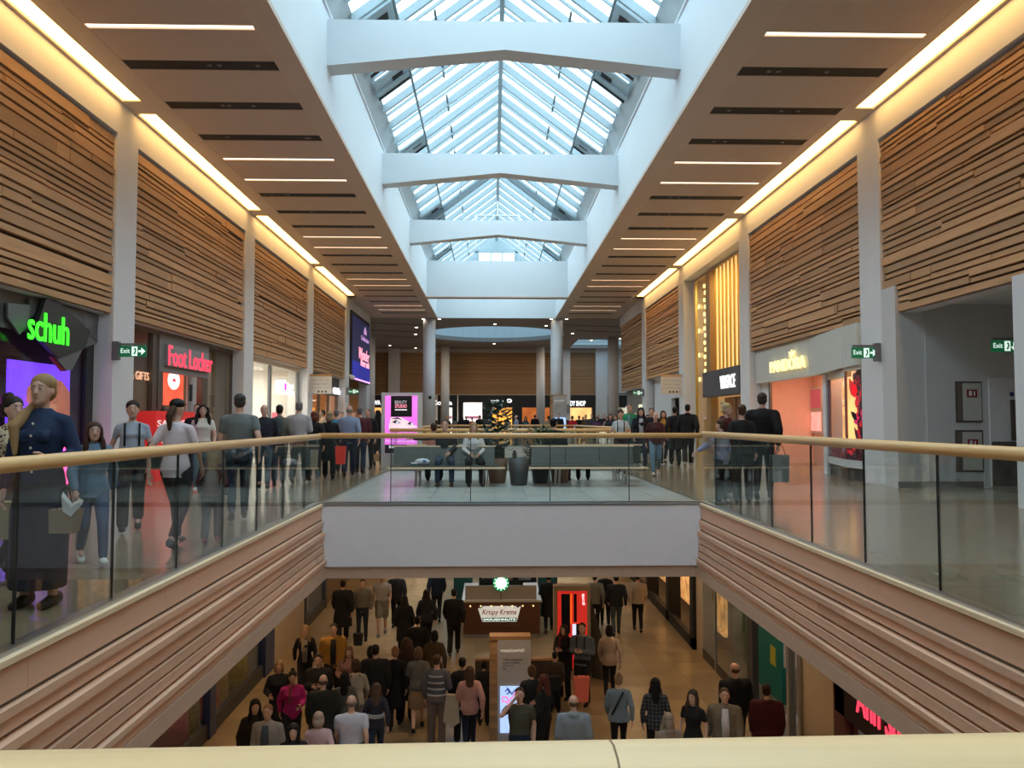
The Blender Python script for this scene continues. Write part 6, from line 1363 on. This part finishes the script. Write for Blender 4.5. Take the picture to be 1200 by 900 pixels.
G(609, 806, 1.76, 178, 'man in a khaki tee rubbing his face in front of the directory totem', 'm', 'stand', 'face', 'short', (.035, .02, .015), ('tee', (.07, .065, .045)), ('jeans', NAVY), big=1.1, hi=True)
G(637, 791, 1.66, 60, 'auburn haired woman in a black top beside the khaki tee man', 'f', 'stand', 'holdR', 'long', (.09, .025, .015), ('jacket', (.012, .012, .013)), ('trousers', BLK))
G(628, 786, 1.66, 0, 'person with tied brown hair behind the auburn haired woman', 'f', 'stand', 'down', 'bun', (.10, .05, .025), ('jacket', (.02, .02, .02)), ('trousers', BLK))
G(672, 815, 1.78, 0, 'man from behind in a grey blue hooded top with a black strap', 'm', 'stand', 'down', 'thin', (.10, .06, .04), ('hoodie', (.22, .25, .29)), ('jeans', NAVY), big=1.12, hi=True)
G(661, 732, 1.66, 150, 'dark haired woman in black looking down at a phone before the red advert', 'f', 'stand', 'phone', 'long', H_DK, ('jacket', (.014, .010, .010)), ('trousers', BLK), scarf=(.12, .02, .03))
G(680, 729, 1.80, 160, 'man in a grey blue jumper with a dark strap holding a red bag', 'm', 'stand', 'phone', 'short', (.08, .04, .025), ('sweater', (.10, .13, .17)), ('trousers', BLK), straps=BLK, big=1.08)
G(714, 733, 1.66, 0, 'dark haired woman from behind in a loose cream top', 'f', 'walk', 'down', 'bob', H_BK, ('shirt', (.46, .35, .29)), ('leggings', BLK), big=1.2)
G(725, 790, 1.64, 0, 'woman from behind in a grey blue sweater with a diagonal black strap', 'f', 'walk', 'down', 'bun', (.26, .15, .08), ('sweater', (.17, .21, .25)), ('leggings', BLK), big=1.15, sling=BLK)
G(650, 764, 1.28, 0, 'dark haired person sitting with their back turned on the seat block', 'm', 'stand', 'down', 'short', H_BK, ('sweater', (.05, .035, .025)), ('trousers', BLK), big=1.1)
G(697, 672, 1.74, 0, 'figure in a grey top walking away right of the red advert', 'm', 'walk', 'down', 'short', H_DK, ('sweater', (.17, .16, .14)), ('jeans', BLK))
G(709, 668, 1.74, 0, 'dark figure walking away between the grey top and the navy top', 'f', 'walk2', 'down', 'short', H_DK, ('jacket', BLK), ('jeans', BLK))
G(722, 673, 1.80, 3, 'man in a dark navy top and jeans walking away on the right', 'm', 'walk', 'down', 'short', H_BK, ('sweater', (.015, .017, .025)), ('jeans', (.06, .075, .10)), big=1.12)
G(747, 672, 1.74, 0, 'figure in a pale beige top walking away near the right shops', 'm', 'walk2', 'down', 'short', H_DK, ('sweater', (.40, .32, .25)), ('jeans', BLK), big=1.1)
G(643, 672, 1.74, 0, 'dark figure in a long coat just left of the red advert', 'm', 'walk', 'down', 'short', H_BK, ('coat', BLK), ('jeans', BLK))
G(572, 676, 1.70, 180, 'dark dressed worker standing inside the doughnut kiosk', 'm', 'stand', 'down', 'short', H_BK, ('tee', BLK), ('trousers', BLK)).location.y = ky+1.5
G(768, 795, 1.66, 0, 'woman with long dark hair from behind in a black checked shirt', 'f', 'stand', 'down', 'long', H_BK, ('shirt', (.02, .02, .03)), ('leggings', BLK), big=1.12, hi=True, pat=patmat('checked_cloth', 'check', (.014, .015, .022), (.10, .10, .11), 14))
G(783, 836, 1.60, 20, 'person in a pale beige hooded coat at the front of the crowd', 'f', 'stand', 'down', 'long', (.25, .19, .14), ('hoodie', (.24, .19, .15)), ('trousers', BLK))
G(812, 809, 1.66, 155, 'brown haired woman in a black tee glancing sideways near the right', 'f', 'stand', 'down', 'long', (.045, .03, .022), ('tee', (.012, .012, .014)), ('jeans', BLK), hi=True)
G(845, 806, 1.76, 180, 'man in an open khaki jacket over a white tee facing the camera', 'm', 'walk', 'down', 'short', H_BR, ('jacket', (.17, .14, .10)), ('jeans', BLK), inner=(.55, .55, .60), big=1.12, hi=True)
G(861, 777, 1.84, 20, 'large balding man from behind in a black jacket beside the shop entrance', 'm', 'stand', 'down', 'thin', (.10, .05, .03), ('jacket', (.010, .011, .012)), ('trousers', (.02, .025, .03)), big=1.3)
G(898, 802, 1.72, 0, 'person from behind in a dark maroon coat at the right of the crowd', 'm', 'stand', 'down', 'short', (.03, .01, .01), ('coat', (.06, .010, .014)), ('trousers', BLK), big=1.2)
x = LR+1.2; person(0, 15.9, 1.76, 90, 'dark dressed shop worker standing inside the ground floor phone shop', 'm', 'stand', 'down', 'short', H_BK, ('jacket', BLK), ('trousers', BLK), x=x, z=GF)
x, Y = lower(676, 745, 1.6); bag('paper_bag', 'red and white striped paper bag held by the man in the grey blue jumper', (x+.05, Y-.45, GF+.35), .34, .16, .5, (.70, .16, .11))
x, Y = lower(655, 748, 1.6); bag('handbag', 'black handbag hanging from the arm of the woman before the red advert', (x-.15, Y-.35, GF+.62), .34, .14, .28, BLK)
x, Y = lower(402, 700, 1.6); bag('handbag', 'black handbag carried by the long black coat figure', (x+.42, Y-.05, GF+.35), .26, .12, .3, BLK)
